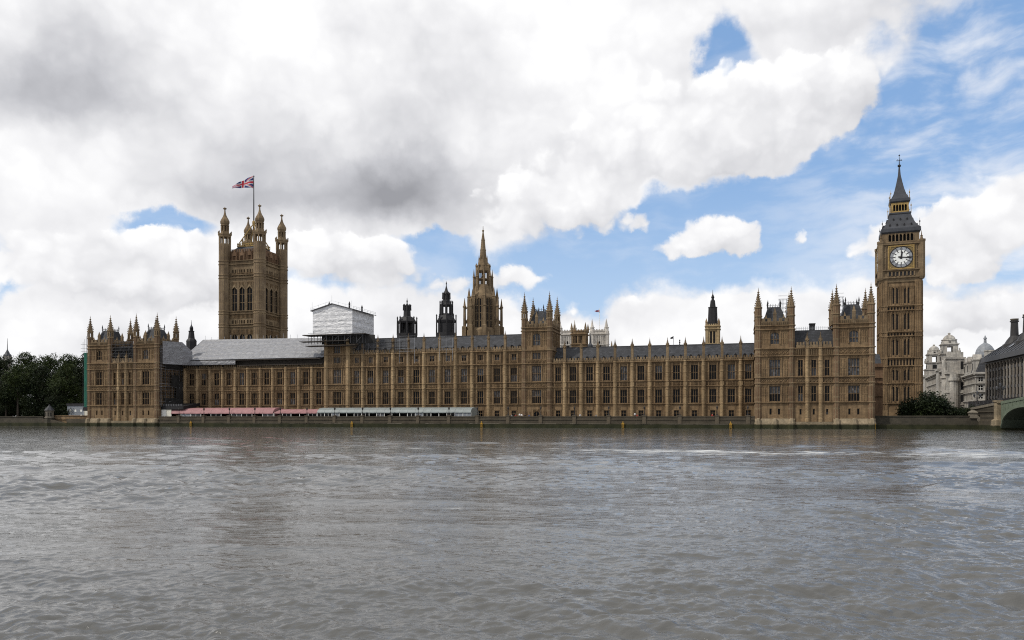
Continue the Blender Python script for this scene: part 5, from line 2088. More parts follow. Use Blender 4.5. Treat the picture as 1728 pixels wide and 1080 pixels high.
# other lengths of river wall
wl = pthing("river_wall", "low dark embankment wall below the trees at the far left", "river wall", 0, 0)
m = MB()
m.box(-160, s_at(75, 0), -.5, .5, -1.5, 3.35)
m.box(-160, s_at(75, 0), -.7, .6, 3.35, 3.6)
m.build("wall", RWALL_D, wl)
wl = pthing("river_wall", "short tan wall with a ramp between the little stone lodge and the pavilion", "river wall", 0, 0)
m = MB()
xa, xz = s_at(75, 0), -.3
m.box(xa, xz, 1.4, 2.2, -1.5, 3.7)
m.box(xa, xz, 1.2, 2.4, 3.7, 3.95)
m.build("wall", STONE, wl)
m = MB()
m.add([(xa + 3, -1.0, 2.6), (xa + 3, 1.39, 2.6), (xa + 14, 1.39, -.3), (xa + 14, -1.0, -.3), (xa + 3, -1.0, -1), (xa + 14, -1.0, -1)], [(0, 3, 2, 1), (0, 4, 5, 3)])
m.box(xa, xa + 3, -1.0, 1.39, -1.5, 2.6)
m.build("ramp", RWALL, wl)
m = MB()
m.box(s_at(113, 0), xz, -.2, 1.19, -1.5, 2.7)
m.build("wall", RWALL, wl)
wl = pthing("river_wall", "dark embankment wall below the clock tower leading to the bridge", "river wall", 0, 0)
m = MB()
m.box(266.4, 292.6, 3.2, 4.2, -1.5, 3.45)
m.box(266.4, 292.6, 3.0, 4.4, 3.45, 3.7)
m.box(266.4, 292.6, 2.6, 3.19, -1.5, 1.3)
m.build("wall", RWALL_D, wl)

# lamps along the terrace wall
lm = MB()
lm.lathe(0, 0, [(0, .28), (.25, .28), (.3, .14), (.9, .11), (1.0, .17), (1.05, .09), (1.75, .07)], 8)
lm2 = MB()
lm2.lathe(0, 0, [(1.75, .16), (1.82, .2), (2.35, .3), (2.42, .34), (2.6, .12), (2.75, .05), (3.0, .02)], 6)
lpm, lhm = lm.mesh("post", BRONZE), lm2.mesh("lantern", BRONZE)
word = ["first", "second", "third", "fourth", "fifth", "sixth", "seventh", "eighth", "ninth", "tenth"]
for i, px in enumerate(PIERPX):
    if i < 6:
        lab = "dark lamp post on the terrace wall before the pink awning, %s from the white hoarding" % word[i]
    elif i < 12:
        lab = "dark lamp post on the terrace wall before the grey marquee, %s from the pink awning" % word[i - 6]
    else:
        lab = "dark lamp post on the open terrace wall, %s right of the grey marquee" % word[i - 12]
    x, y = pt(s_at(px, 0), .38)
    t = thing("lamp_post", lab, "lamp post", (x, y, 3.86), RZ, "lamp posts along the terrace wall")
    put("post", lpm, t)
    put("lantern", lhm, t)

# yellow marker posts at the foot of the wall
ym = MB()
ym.box(-.15, .15, -.2, .0, .2, 1.7)
ym.box(-.42, .42, -.25, -.05, 1.15, 1.45)
ym.lathe(0, -.12, [(1.7, .18), (1.9, .15), (2.0, .04)], 6)
ym2 = MB()
for j in range(6):
    ym2.box(-.3, .3, -.4, -.3, -.4 + j * .3, -.33 + j * .3)
ym2.box(-.34, -.28, -.4, -.3, -.6, 1.5)
ym2.box(.28, .34, -.4, -.3, -.6, 1.5)
ymm, ym2m = ym.mesh("marker", YELLOW), ym2.mesh("ladder", YELLOW)
for px, where in ((147.5, "at the left corner of the left pavilion"), (321, "below the left end of the pink awning"), (593, "below the left part of the grey marquee"),
                  (812, "just right of the grey marquee"), (1051, "below the middle of the right range"), (1233, "near the right pavilion's left side"), (1474.5, "at the right corner of the right pavilion")):
    x, y = pt(s_at(px, -.9), -.95 if px in (147.5, 1474.5) else -.40)
    t = thing("marker_post", "yellow post with a ladder at the waterline " + where, "marker post", (x, y, 0), RZ, "yellow marker posts at the foot of the river wall")
    put("post", ymm, t)
    put("ladder", ym2m, t)


# ------------------------------------------------------------------ terrace marquees
def awning(label, pxa, pxb, ya, ye, mat, bay, yback=9.5, yf=1.6, curve=True, posts=WHITE, closed=.5, endgable=True, name="marquee"):
    sA, sB = s_at(pxa, yf), s_at(pxb, yf)
    root = pthing(name, label, "marquee", sA, 0)
    L = sB - sA
    n = max(1, int(round(L / bay)))
    zt = z_at(ya, (sA + sB) / 2, 5)
    zl = z_at(ye, (sA + sB) / 2, yf)
    prof = [(yf - .25, zl - .1), (yf - .2, zl + .25), (yf + .35, zl + (zt - zl) * .55), (yf + 1.5, zl + (zt - zl) * .85), ((yf + yback) / 2, zt), (yback - 1.4, zl + (zt - zl) * .85), (yback, zl)] if curve else \
        [(yf - .2, zl - .1), (yf - .2, zl + .2), ((yf + yback) / 2, zt), (yback, zl)]
    for i in range(n):
        m = MB()
        xa, xb = L * i / n + .02, L * (i + 1) / n - .02
        for (y0, z0), (y1, z1) in zip(prof[:-1], prof[1:]):
            xm = (xa + xb) / 2
            m.poly([(xa, y0, z0), (xm, y0, z0 - .05), (xm, y1, z1 - .05), (xa, y1, z1)])
            m.poly([(xm, y0, z0 - .05), (xb, y0, z0), (xb, y1, z1), (xm, y1, z1 - .05)])
        if i == n - 1 and endgable:
            m.add([(xb, y, z) for y, z in prof] + [(xb, prof[-1][0], Z_TERR), (xb, prof[0][0], Z_TERR)], [tuple(range(len(prof) + 2))])
        m.build("canopy", mat, root)
    rg = random.Random(int(pxa))
    for i in range(n + 1):
        m = MB()
        x = L * i / n
        m.box(x - .09, x + .09, yf - .1, yf + .08, Z_TERR, zl)
        m.build("post", posts, root)
    for i in range(n):
        if rg.random() < closed:
            m = MB()
            xa, xb = L * i / n + .1, L * (i + 1) / n - .1
            m.box(xa, xb, yf - .02, yf + .02, Z_TERR, zl)
            g = m.build("side_panel", rg.choice([GLASSG, CABIN, GLASS, GLASS]), root)
            m = MB()
            m.box((xa + xb) / 2 - .05, (xa + xb) / 2 + .05, yf - .06, yf - .025, Z_TERR, zl)
            m.build("glazing_bar", posts, g)
    m = MB()
    m.box(.1, L - .1, yback - .3, yback - .1, Z_TERR, zl)
    m.build("back_panel", NET, root)
    return root


awning("large pink canvas awning with a curved end over the terrace below the sheeted roof", 289, 461, 688.0, 697.6, PINK, 4.0, closed=.75)
awning("small pink canvas awning between the large pink awning and the grey marquee", 462.5, 535, 690.5, 697.3, PINK, 3.6, curve=False, closed=.15, endgable=False)
awning("long grey green ribbed marquee with glazed sides on the terrace", 535.5, 795, 687.5, 696.3, MARQ, 2.75, closed=.7)

# white cabin with black lean-to at left end of terrace
cb = pthing("site_hoarding", "white and cream hoarding with a black lean-to roof beside the left pavilion", "hoarding", 30.7, 1.6)
L = s_at(289, 1.6) - 30.7
m = MB()
m.box(.1, L * .45, 0, .15, Z_TERR, 6.0)
m.build("white_panel", WHITE, cb)
m = MB()
m.box(L * .46, L, 0, .15, Z_TERR, 6.0)
m.build("cream_panel", CREAM, cb)
m = MB()
m.add([(0, -.2, 6.05), (9.5, -.2, 6.05), (9.5, 9, 7.4), (0, 9, 7.4), (0, -.2, 7.2), (9.5, -.2, 7.2), (9.5, 9, 8.4), (0, 9, 8.4)],
      [(0, 3, 2, 1), (4, 5, 6, 7), (0, 1, 5, 4), (1, 2, 6, 5), (2, 3, 7, 6), (3, 0, 4, 7)])
m.build("lean_to_roof", BLACKIRON, cb)
m = MB()
for i in range(12):
    m.box(1 + i * .7, 1.35 + i * .7, -.3, -.21, 7.2, 8.0)
m.build("corrugation", TUBED, cb)

# grey two storey cabin, white fence panel and stone lodge at far left
x0_, t_ = s_at(113.5, 5), 5
cb = pthing("site_cabin", "grey two storey portable cabin with small white windows beside the left pavilion", "cabin", x0_, t_)
L = s_at(141.5, 5) - x0_
zT = z_at(684.5, x0_ + 4, 5)
m = MB()
hs = []
for zf, hs_ in (((zT - 2.3), (.10, .42, .76)), (Z_TERR + .9, (.10, .76))):
    for fx in hs_:
        hs.append((L * fx, L * fx + .95, zf, zf + .95))
m.holes(0, L, Z_TERR, zT, hs, 0, .12)
m.poly([(L, 0, Z_TERR), (L, 4, Z_TERR), (L, 4, zT), (L, 0, zT)])
m.poly([(0, 4, Z_TERR), (0, 0, Z_TERR), (0, 0, zT), (0, 4, zT)])
m.box(0, L, -.05, -.003, (zT + Z_TERR) / 2 - .08, (zT + Z_TERR) / 2 + .08)
m.build("wall", CABIN, cb)
for a, b_, c_, d_ in hs:
    m = MB()
    m.box(a, b_, .08, .11, c_, d_)
    m.build("window", WHITE, cb)
m = MB()
m.box(-.2, L + .2, -.25, 4.2, zT, zT + .8)
m.build("roof", BLACKIRON, cb)
fp = pthing("fence_panel", "plain cream hoarding panel between the grey cabin and the left pavilion", "hoarding", s_at(141.8, 3), 3)
m = MB()
m.box(0, 1.9, 0, .15, Z_TERR, 6.3)
m.build("panel", CREAM, fp)
m = MB()
m.box(0, .15, -.1, -.003, Z_TERR, 6.4)
m.box(1.75, 1.9, -.1, -.003, Z_TERR, 6.4)
m.build("post", WHITE, fp)

lo = pthing("stone_lodge", "tiny octagonal stone lodge with a pointed roof on the embankment at far left", "lodge", s_at(83.5, 0), 0)
m = MB()
m.lathe(0, 0, [(2.9, 1.6), (2.95, 1.8), (3.2, 1.8), (3.25, 1.55), (5.5, 1.55), (5.55, 1.75), (5.8, 1.75)])
m.build("wall", CONC, lo)
m = MB()
m.lathe(0, 0, [(-1, 2.2), (1.2, 2.0), (2.9, 1.65)])
m.build("footing", RWALL_D, lo)
m = MB()
m.lathe(0, 0, [(5.8, 1.95), (7.6, .35), (7.7, .3), (8.0, .25), (8.1, .02)])
m.build("roof", SLATE, lo)
for a in (-112.5, -67.5, -22.5, -157.5):
    an = R(a)
    m = MB((1.45 * math.cos(an), 1.45 * math.sin(an), an + math.pi / 2))
    m.box(-.3, .3, -.06, .12, 3.7, 5.0)
    m.build("window", DARK, lo)

# ------------------------------------------------------------------ people on the terrace
def skin_mesh(name, joints, edges, mat):
    me = bpy.data.meshes.new(name)
    me.from_pydata([j[:3] for j in joints], edges, [])
    o = bpy.data.objects.new(name, me)
    COL.objects.link(o)
    sk = o.modifiers.new("skin", 'SKIN')
    sk.use_smooth_shade = True
    for i, j in enumerate(joints):
        d = me.skin_vertices[0].data[i]
        d.radius = (j[3], j[3] * (j[4] if len(j) > 4 else 1))
        d.use_root = (i == 0)
    sub = o.modifiers.new("sub", 'SUBSURF')
    sub.levels = sub.render_levels = 1
    dg = bpy.context.evaluated_depsgraph_get()
    out = bpy.data.meshes.new_from_object(o.evaluated_get(dg))
    bpy.data.objects.remove(o)
    out.name = name
    out.materials.clear()
    out.materials.append(mat)
    return out


SKIN = plain("skin", (.42, .25, .17), rough=.6, var=.1)
HAIRM = plain("hair", (.03, .02, .015), rough=.6)
bj = [(0, 0, .95, .13, .8), (0, 0, 1.2, .125, .75), (0, 0, 1.40, .13, .7), (0, 0, 1.5, .055), (0, -.01, 1.57, .06), (0, -.015, 1.64, .09), (0, -.01, 1.73, .07),
      (.19, 0, 1.40, .055), (.25, .02, 1.13, .042), (.25, -.08, .9, .03), (.25, -.11, .80, .032), (-.19, 0, 1.40, .055), (-.25, .02, 1.13, .042), (-.25, -.08, .9, .03), (-.25, -.11, .80, .032),
      (.09, 0, .88, .09), (.10, .0, .48, .06), (.11, .02, .08, .042), (.11, -.12, .035, .035), (-.09, 0, .88, .09), (-.10, .0, .48, .06), (-.11, .02, .08, .042), (-.11, -.12, .035, .035)]
be = [(0, 1), (1, 2), (2, 3), (3, 4), (4, 5), (5, 6), (2, 7), (7, 8), (8, 9), (9, 10), (2, 11), (11, 12), (12, 13), (13, 14), (0, 15), (15, 16), (16, 17), (17, 18), (0, 19), (19, 20), (20, 21), (21, 22)]
BODY = skin_mesh("body", bj, be, SKIN)
tj = [(0, 0, .92, .15, .85), (0, 0, 1.2, .145, .78), (0, 0, 1.41, .145, .72), (.2, 0, 1.40, .07), (.26, .02, 1.13, .056), (.26, -.08, .93, .045), (-.2, 0, 1.40, .07), (-.26, .02, 1.13, .056), (-.26, -.08, .93, .045)]
te = [(0, 1), (1, 2), (2, 3), (3, 4), (4, 5), (2, 6), (6, 7), (7, 8)]
lj = [(0, 0, .95, .145, .85), (.09, 0, .87, .105), (.10, 0, .48, .078), (.11, .02, .1, .062), (-.09, 0, .87, .105), (-.10, 0, .48, .078), (-.11, .02, .1, .062)]
le = [(0, 1), (1, 2), (2, 3), (0, 4), (4, 5), (5, 6)]
CL = {n: plain("cloth_" + n, c, rough=.85, var=.12, scale=4) for n, c in (("white", (.72, .72, .72)), ("black", (.018, .018, .02)), ("blue", (.05, .08, .2)), ("red", (.4, .05, .04)), ("grey", (.2, .2, .21)))}
TOPM = {n: skin_mesh("jacket", tj, te, CL[n]) for n in CL}
LEGM = skin_mesh("trousers", lj, le, CL["black"])
hm = MB()
hm.lathe(0, .01, [(1.63, .085), (1.68, .105), (1.73, .1), (1.77, .07), (1.785, .01)], 10)
HAIR = hm.mesh("hair", HAIRM, True)
fm = MB()
for x in (-.032, .032):
    fm.box(x - .012, x + .012, -.112, -.098, 1.655, 1.668)
fm.box(-.012, .012, -.125, -.1, 1.615, 1.645)
fm.box(-.024, .024, -.11, -.096, 1.585, 1.593)
FACE = fm.mesh("face", HAIRM)
for px, t_, c_, zb, rz_, lab in (
        (857.5, 1.7, "black", 0, .3, "person in black leaning near the lamp post just left of the tower"),
        (863.5, 1.9, "grey", 0, -.4, "person in grey standing left of the white shirted group"),
        (870, 1.7, "red", .0, .5, "person in a red top beside the white shirted person"),
        (877, 1.5, "white", .35, .1, "person in a white shirt standing raised above the terrace wall"),
        (880.3, 1.6, "white", .25, -.5, "person in a white shirt, right one of the pair by the tower"),
        (886, 1.9, "black", 0, .9, "person in black just right of the two white shirts"),
        (893, 2.2, "blue", 0, -.2, "person in blue below the middle tower's door"),
        (979, 1.8, "white", .15, .2, "person in white in front of the third door right of the tower"),
        (1006, 1.8, "grey", 0, -.6, "person in grey under the fourth bay right of the tower"),
        (1071.5, 1.6, "white", .45, .4, "person in white standing alone on the open terrace"),
        (1075, 1.9, "red", 0, -.3, "person in red close beside the lone figure in white"),
        (1202, 1.8, "red", .1, .2, "person in a red top near the right pavilion")):
    s = s_at(px, t_)
    x, y = pt(s, t_)
    p = thing("person", lab, "person", (x, y, Z_TERR + zb), RZ + rz_, "people standing on the terrace")
    if zb > 0:
        bm_ = MB()
        bm_.box(-.5, .5, -.4, .4, 0, zb - .004)
        st_ = bm_.build("step_block", CONC, None, loc=(x, y, Z_TERR + .003), rz=RZ)
        tag(st_, "step under " + lab, "step")
    b = put("body", BODY, p)
    put("face", FACE, b)
    put("hair", HAIR, p)
    put("jacket", TOPM[c_], p)
    put("trousers", LEGM, p)


# ------------------------------------------------------------------ trees
def crown_mesh(name, lobes, n, size, mat, seed, clump=14):
    """leaf clumps through the volume of several lobes; (cx,cy,cz,rx,ry,rz)"""
    rg = np.random.default_rng(seed)
    vol = np.array([l[3] * l[4] * l[5] for l in lobes]) ** .75
    idx = rg.choice(len(lobes), size=n // clump, p=vol / vol.sum())
    L = np.array(lobes)[idx]
    d = rg.normal(size=(len(idx), 3))
    d /= np.linalg.norm(d, axis=1)[:, None]
    rad = rg.random(len(idx)) ** .28
    cen = L[:, :3] + d * rad[:, None] * L[:, 3:] * (1 + .12 * rg.normal(size=(len(idx), 1)))
    c = np.repeat(cen, clump, axis=0) + rg.normal(size=(len(idx) * clump, 3)) * size * 1.0
    m = len(c)
    a = rg.normal(size=(m, 3))
    a /= np.linalg.norm(a, axis=1)[:, None]
    b = rg.normal(size=(m, 3))
    b -= a * (a * b).sum(1)[:, None]
    b /= np.linalg.norm(b, axis=1)[:, None]
    s = (size * (.35 + .5 * rg.random(m)))[:, None]
    v = np.empty((m, 4, 3))
    v[:, 0] = c - a * s
    v[:, 1] = c - b * s * .6
    v[:, 2] = c + a * s
    v[:, 3] = c + b * s * .6
    me = bpy.data.meshes.new(name)
    me.from_pydata(v.reshape(-1, 3).tolist(), [], np.arange(m * 4).reshape(m, 4).tolist())
    me.materials.append(mat)
    return me


def trunk_mesh(h, r, lobes, seed):
    rg = random.Random(seed)
    m = MB()
    m.lathe(0, 0, [(0, r * 1.5), (.6, r * 1.05), (h * .5, r * .8), (h, r * .5)], 9)
    for l in lobes:
        p = Vector((0, 0, h * rg.uniform(.55, .95)))
        q = Vector(l[:3])
        mid = p.lerp(q, .5) + Vector((rg.uniform(-.5, .5), rg.uniform(-.5, .5), .4))
        m.tube(p, mid, r * .34, 6)
        m.tube(mid, q, r * .2, 5)
    return m.mesh("trunk", BARK)


def lobeset(seed, H, Rr, base):
    rg = random.Random(seed)
    out = [(0, 0, H * .62, Rr * .62, Rr * .62, H * .28)]
    for i in range(9):
        a = i * 2.4 + rg.uniform(-.3, .3)
        q = rg.uniform(.35, .75) * Rr
        z = rg.uniform(base + 1.5, H * .86)
        rr = rg.uniform(.28, .48) * Rr
        out.append((q * math.cos(a), q * math.sin(a), z, rr, rr, rr * rg.uniform(.7, 1.0)))
    for i in range(4):
        a = i * 1.7 + rg.uniform(0, .6)
        q = rg.uniform(.0, .45) * Rr
        rr = rg.uniform(.18, .3) * Rr
        out.append((q * math.cos(a), q * math.sin(a), H - rr * rg.uniform(.7, 1.6), rr, rr, rr))
    return out


TV = []
for k, (H, Rr, base, mat) in enumerate(((27, 9.5, 4.5, LEAF_A), (25.5, 8.5, 4, LEAF_B), (26.5, 9, 5, LEAF_A), (24, 9.5, 3.5, LEAF_B))):
    lb = lobeset(20 + k, H, Rr, base)
    TV.append((crown_mesh("crown", lb, 20000, .42, mat, 40 + k), trunk_mesh(H * .55, .55, lb, k)))
trees = [(-55, 16, 0, 1.0, .4), (2, 20, 1, .99, 2.0), (30, 7, 2, .80, 1.1), (44, 24, 2, 1.03, 3.1), (66, 10, 3, .86, .2), (84, 26, 0, .99, 4.0), (112, 11, 2, .80, 5.1), (118, 28, 2, 1.0, 2.2), (146, 24, 1, 1.02, .9), (162, 30, 3, .96, 3.4), (10, 6, 3, .60, 2.5), (98, 6, 1, .50, 1.3)]
tl = ["tall green tree at the very left end of the embankment", "tall dark tree left of the lodge, under the distant spire", "broad pale green tree leaning over the wall left of the lodge", "tall pale green tree behind the broad tree left of the lodge",
      "dark tree standing directly behind the little stone lodge", "tall green tree just right of the stone lodge", "rounded green tree behind the left end of the grey cabin", "tall pale green tree behind the grey cabin",
      "tall dark tree touching the green netted scaffold", "dark tree behind the left pavilion's corner", "low dark tree at the left end of the embankment wall", "small dark tree between the stone lodge and the grey cabin"]
for (px, t_, k, sc_, rz_), lab in zip(trees, tl):
    x, y = pt(s_at(px, t_), t_)
    tr_ = thing("tree", lab, "tree", (x, y, 2.6), rz_, "trees on the embankment left of the palace")
    tr_.scale = (sc_, sc_, sc_)
    put("crown", TV[k][0], tr_)
    put("trunk", TV[k][1], tr_)
# dense dark understorey so the bank reads solid, as bushes
BV = []
for k in range(3):
    lb = [(random.uniform(-3, 3), random.uniform(-2, 2), random.uniform(1.2, 3.4), random.uniform(1.6, 2.8), random.uniform(1.5, 2.4), random.uniform(1.2, 2.0)) for _ in range(7)]
    BV.append((crown_mesh("crown", lb, 9000, .27, LEAF_B, 60 + k), trunk_mesh(2.0, .2, lb, 9 + k)))
for i, px in enumerate((-12, 12, 34, 56, 72, 100, 122)):
    t_ = 7 + (i * 37 % 5)
    x, y = pt(s_at(px, t_), t_)
    lab = ["dark bush at the left frame edge above the embankment wall", "dark bush second from the left frame edge above the wall", "dark bush third along the wall toward the lodge", "dark bush fourth along the wall, just left of the lodge",
           "dark bush right behind the stone lodge", "dark bush between the lodge and the grey cabin", "dark bush behind the grey cabin"][i]
    b_ = thing("bush", lab, "bush", (x, y, 2.5), i * 1.3, "dark bushes under the embankment trees")
    b_.scale = (1.25, 1.2, 1.3)
    put("crown", BV[i % 3][0], b_)
    put("trunk", BV[i % 3][1], b_)
# bushes below the clock tower
for px, t_, sc_, k, lab in ((1541, 12, 1.35, 0, "rounded dark bush at the foot of the clock tower, left one"), (1559, 11, 1.6, 1, "largest dark bush in front of the clock tower's right corner"), (1577, 13, 1.2, 2, "dark bush right of the largest one below the pale building"),
                           (1597, 12, .82, 0, "low dark bush in the middle below the pale building"), (1614, 12, .75, 1, "low dark bush below the corner of the pale building"), (1631, 13, .75, 2, "low dark bush nearest the bridge"), (1646, 22, .95, 0, "dark bush behind the bridge's stone pier")):
    x, y = pt(s_at(px, t_), t_)
    b_ = thing("bush", lab, "bush", (x, y, 2.2), px * .1, "dark bushes on the bank below the clock tower")
    b_.scale = (sc_, sc_, sc_)
    put("crown", BV[k][0], b_)
    put("trunk", BV[k][1], b_)

# distant spire at far left
X = (12.5 - HCX) / FOC * 700
k = 700 / FOC
Zf = lambda y: CAMZ + (HOR - y) * k
root = thing("distant_turret", "distant slate roofed turret with a thin mast above the trees at far left", "turret", (X, 700, 0))
m = MB()
m.sq(0, 0, [(10, 4.5 * k), (Zf(600), 4.5 * k)])
m.build("wall", PALE, root)
m = MB()
m.lathe(0, 0, [(Zf(601), 6.5 * k), (Zf(599), 6 * k), (Zf(596), 3.2 * k), (Zf(595.5), 3.4 * k), (Zf(592), 1.6 * k), (Zf(589.5), .6 * k), (Zf(571), .2 * k)])
m.build("roof", IRON, root)

# buildings right of and behind the clock tower
lbn = pthing("palace_range", "dark recessed stone range between the right pavilion and the clock tower", "palace wing", 266.2, 30)
LW = s_at(1489.5, 30) - 266.2
mb = MB()
hs = [(x, x + .9, z, z + 3.6) for x in (.5, 1.9, 3.3) for z in (5.0, 10.8, 16.4)]
mb.holes(0, LW, 2, z_at(618, 270, 30), hs, 0, .4)
for z in (9.6, 15.3, z_at(620.5, 270, 30), z_at(648, 270, 30)):
    string(mb, 0, LW, z, .4, .25)
crenels(mb, 0, LW, z_at(618, 270, 30), z_at(615.5, 270, 30), -.1, .3, 1.2)
mb.box(0, LW, .5, 14, 2, z_at(618, 270, 30))
mb.build("wall", STONE_D, lbn)  # darker limestone carries the shade on this set-back wall
for a, b_, c_, d_ in hs:
    add_window(lbn, (a + b_) / 2, c_, .9, 3.6, 1, (.5,), 'd')
m = MB()
zt = z_at(597, 270, 34)
m.poly([(0, 1, z_at(618, 270, 30)), (LW, 1, z_at(618, 270, 30)), (LW, 6, zt), (0, 6, zt)])
m.poly([(LW, 12, z_at(618, 270, 30)), (0, 12, z_at(618, 270, 30)), (0, 6, zt), (LW, 6, zt)])
m.build("roof", SLATE, lbn)
m = MB()
m.box(1.5, 2.5, 5.4, 6.6, zt - 1, zt + 1.2)
m.build("chimney", STONE_D, lbn)


def stone_block(root, W, D, H, floors, bay, mat, z0=3.0, cornice=True, side='front', wd=.48):
    """classical block: rusticated base, rows of windows, cornices.  Faces: front (y=0), right (x=W), left (x=0)"""
    fh = (H - z0 - 1.2) / floors
    for T, ww in (((0, 0, 0), W), ((W, 0, math.pi / 2), D), ((0, D, -math.pi / 2), D)):
        mb = MB(T)
        n = max(1, int(ww / bay))
        hs = []
        for i in range(n):
            xm = ww * (i + .5) / n
            for f_ in range(floors):
                zb = z0 + fh * f_ + fh * .22
                hs.append((xm - bay * wd / 2, xm + bay * wd / 2, zb, zb + fh * .58))
        mb.holes(0, ww, 0, H, hs, 0, .45)
        for f_ in range(1, floors):
            string(mb, -.2, ww + .2, z0 + fh * f_ - .25, .5, .3)
        string(mb, -.5, ww + .5, H - 1.2, .9, .65)
        string(mb, -.2, ww + .2, H - 2.2, .4, .3)
        for i in range(n + 1):
            x = ww * i / n
            mb.box(max(0, x - .3), min(ww, x + .3), -.22, -.004, z0 + fh, H - 2.3)
        for a, b_, c_, d_ in hs:
            mb.box(a - .2, b_ + .2, -.28, -.004, d_ + .1, d_ + .35)
        mb.build("wall", mat, root)
        ox, oy, an = T
        pmb = MB()
        for a, b_, c_, d_ in hs[:30]:
            x = (a + b_) / 2
            pm_ = window_meshes(b_ - a, d_ - c_, 2, (.5,), 'd', mat=WHITE, bar=.12)
            o = put("window", pm_[0], root, (ox + x * math.cos(an), oy + x * math.sin(an), c_), an)
            put("window_frame", pm_[1], o)
    m = MB()
    m.box(.5, W - .5, .5, D - .5, 0, H - .02)
    m.build("inner_wall", mat, root)


def cupola(root, x, y, zb, zt, hw, mat):
    """square stone belvedere with arched openings, stepped drum and small dome"""
    h = zt - zb
    m = MB()
    o_ = [(0, 1.25), (.04, 1.35), (.06, 1.15), (.16, 1.12), (.30, 1.1), (.31, 1.28), (.34, 1.28)]
    m.sq(x, y, [(zb + a * h, b * hw) for a, b in o_])
    for sx in (-1, 1):
        for sy in (-1, 1):
            m.box(x + sx * hw * .72 - hw * .34, x + sx * hw * .72 + hw * .34, y + sy * hw * .72 - hw * .34, y + sy * hw * .72 + hw * .34, zb + .34 * h, zb + .60 * h)
            m.lathe(x + sx * hw * 1.2, y + sy * hw * 1.2, [(zb + .32 * h, .5), (zb + .40 * h, .62), (zb + .45 * h, .3), (zb + .47 * h, .42), (zb + .5 * h, .05)])
    m.sq(x, y, [(zb + .55 * h, hw * 1.04), (zb + .60 * h, hw * 1.08), (zb + .61 * h, hw * 1.22), (zb + .635 * h, hw * 1.22), (zb + .64 * h, hw * .98)])
    m.lathe(x, y, [(zb + .63 * h, hw * 1.12), (zb + .75 * h, hw * .98), (zb + .755 * h, hw * 1.08), (zb + .78 * h, hw * 1.05), (zb + .79 * h, hw * .82), (zb + .82 * h, hw * .8), (zb + .87 * h, hw * .66), (zb + .91 * h, hw * .42), (zb + .93 * h, hw * .2), (zb + .95 * h, hw * .14), (zb + .96 * h, hw * .22), (zb + .98 * h, hw * .16), (zb + 1.0 * h, .03)], 12)
    o = m.build("cupola", mat, root)
    d = MB()
    for i in range(4):
        a = i * math.pi / 2
        T = (x, y, a)
        d.T = T
        d.lathe(0, -hw * 1.02, [(zb + .665 * h, .02), (zb + .675 * h, hw * .18), (zb + .70 * h, hw * .18), (zb + .71 * h, .02)], 6, sy=.3)
        d.box(-hw * .3, hw * .3, -hw * 1.18, -hw * 1.13, zb + .1 * h, zb + .24 * h)
    d.build("opening", DARK, o)
    return o


DRX = math.atan2(-.925, -.379)
gA = thing("government_building", "pale stone government building with twin domed belvederes right of the clock tower", "government building", (203.6 + .379 * 112, 372 + .925 * 112, 0), DRX)
stone_block(gA, 100, 45, 26.2, 5, 4.0, PALE)
pm_ = MB()
# corner pavilion at near end: slightly forward, higher attic
pm_.box(104, 112, -.6, 7.2, 0, 23.4)
pm_.box(103.6, 112.6, -1.2, 7.6, 23.4, 24.4)
pm_.box(104.2, 112, -.4, 7.0, 24.4, 30.4)
pm_.box(103.8, 112.5, -.9, 7.4, 30.4, 31.2)
pm_.box(106, 111.5, .3, 6.4, 31.2, 33.6)
pm_.lathe(107.5, -.2, [(3, 2.0), (21.5, 2.0), (21.7, 2.6), (22.6, 2.6), (22.8, 2.0), (30.3, 1.8)], 12)
pm_.lathe(112.0, 2.6, [(3, 2.0), (20.0, 2.0), (20.3, 2.6), (21.4, 2.6), (21.6, 2.0), (23.3, 2.0)], 12)
for z in (9, 14.6):
    pm_.box(103.7, 112.4, -.9, 7.5, z, z + .5)
pm_.lathe(105.6, 1.2, [(31.2, 1.1), (33.6, 1.3), (34.4, .8)], 8)
pm_.build("corner_pavilion", PALE, gA)
for z, h in ((5, 3), (10.4, 3.4), (16, 3.6), (25.6, 3.6)):
    for x in (105.3, 110.2):
        m = MB()
        m.box(x - .6, x + .6, -.66, -.605, z, z + h)
        m.build("window", DARK, gA)
    m = MB()
    m.box(112.005, 112.06, 5.2, 6.4, z, z + h)
    m.build("window", DARK, gA)
tw = lambda Y: (Y - 372) / .925


def gpos(px, Y):                # along the facade
    return 112 - tw(Y)


for Yq, ztop in ((399, 45.5), (462, 45.5)):
    x_ = gpos(0, Yq)
    m = MB()
    m.box(x_ - 5.2, x_ + 5.2, -1.4, 9, 0, 26.3)
    m.box(x_ - 5.6, x_ + 5.6, -2.0, 9.4, 26.3, 27.4)
    m.box(x_ - 4.6, x_ + 4.6, -.9, 8.4, 27.4, 30.4)
    m.box(x_ - 5.0, x_ + 5.0, -1.3, 8.8, 30.4, 31.0)
    m.build("tower_base", PALE, gA)
    cupola(gA, x_, 3.8, 29.5, ztop, 3.4, PALE)
m = MB()
m.add([(0, 3, 26.2), (100, 3, 26.2), (100, 14, 31), (0, 14, 31), (100, 40, 26.2), (0, 40, 26.2)], [(0, 1, 2, 3), (3, 2, 4, 5)])
m.build("roof", SLATE, gA)

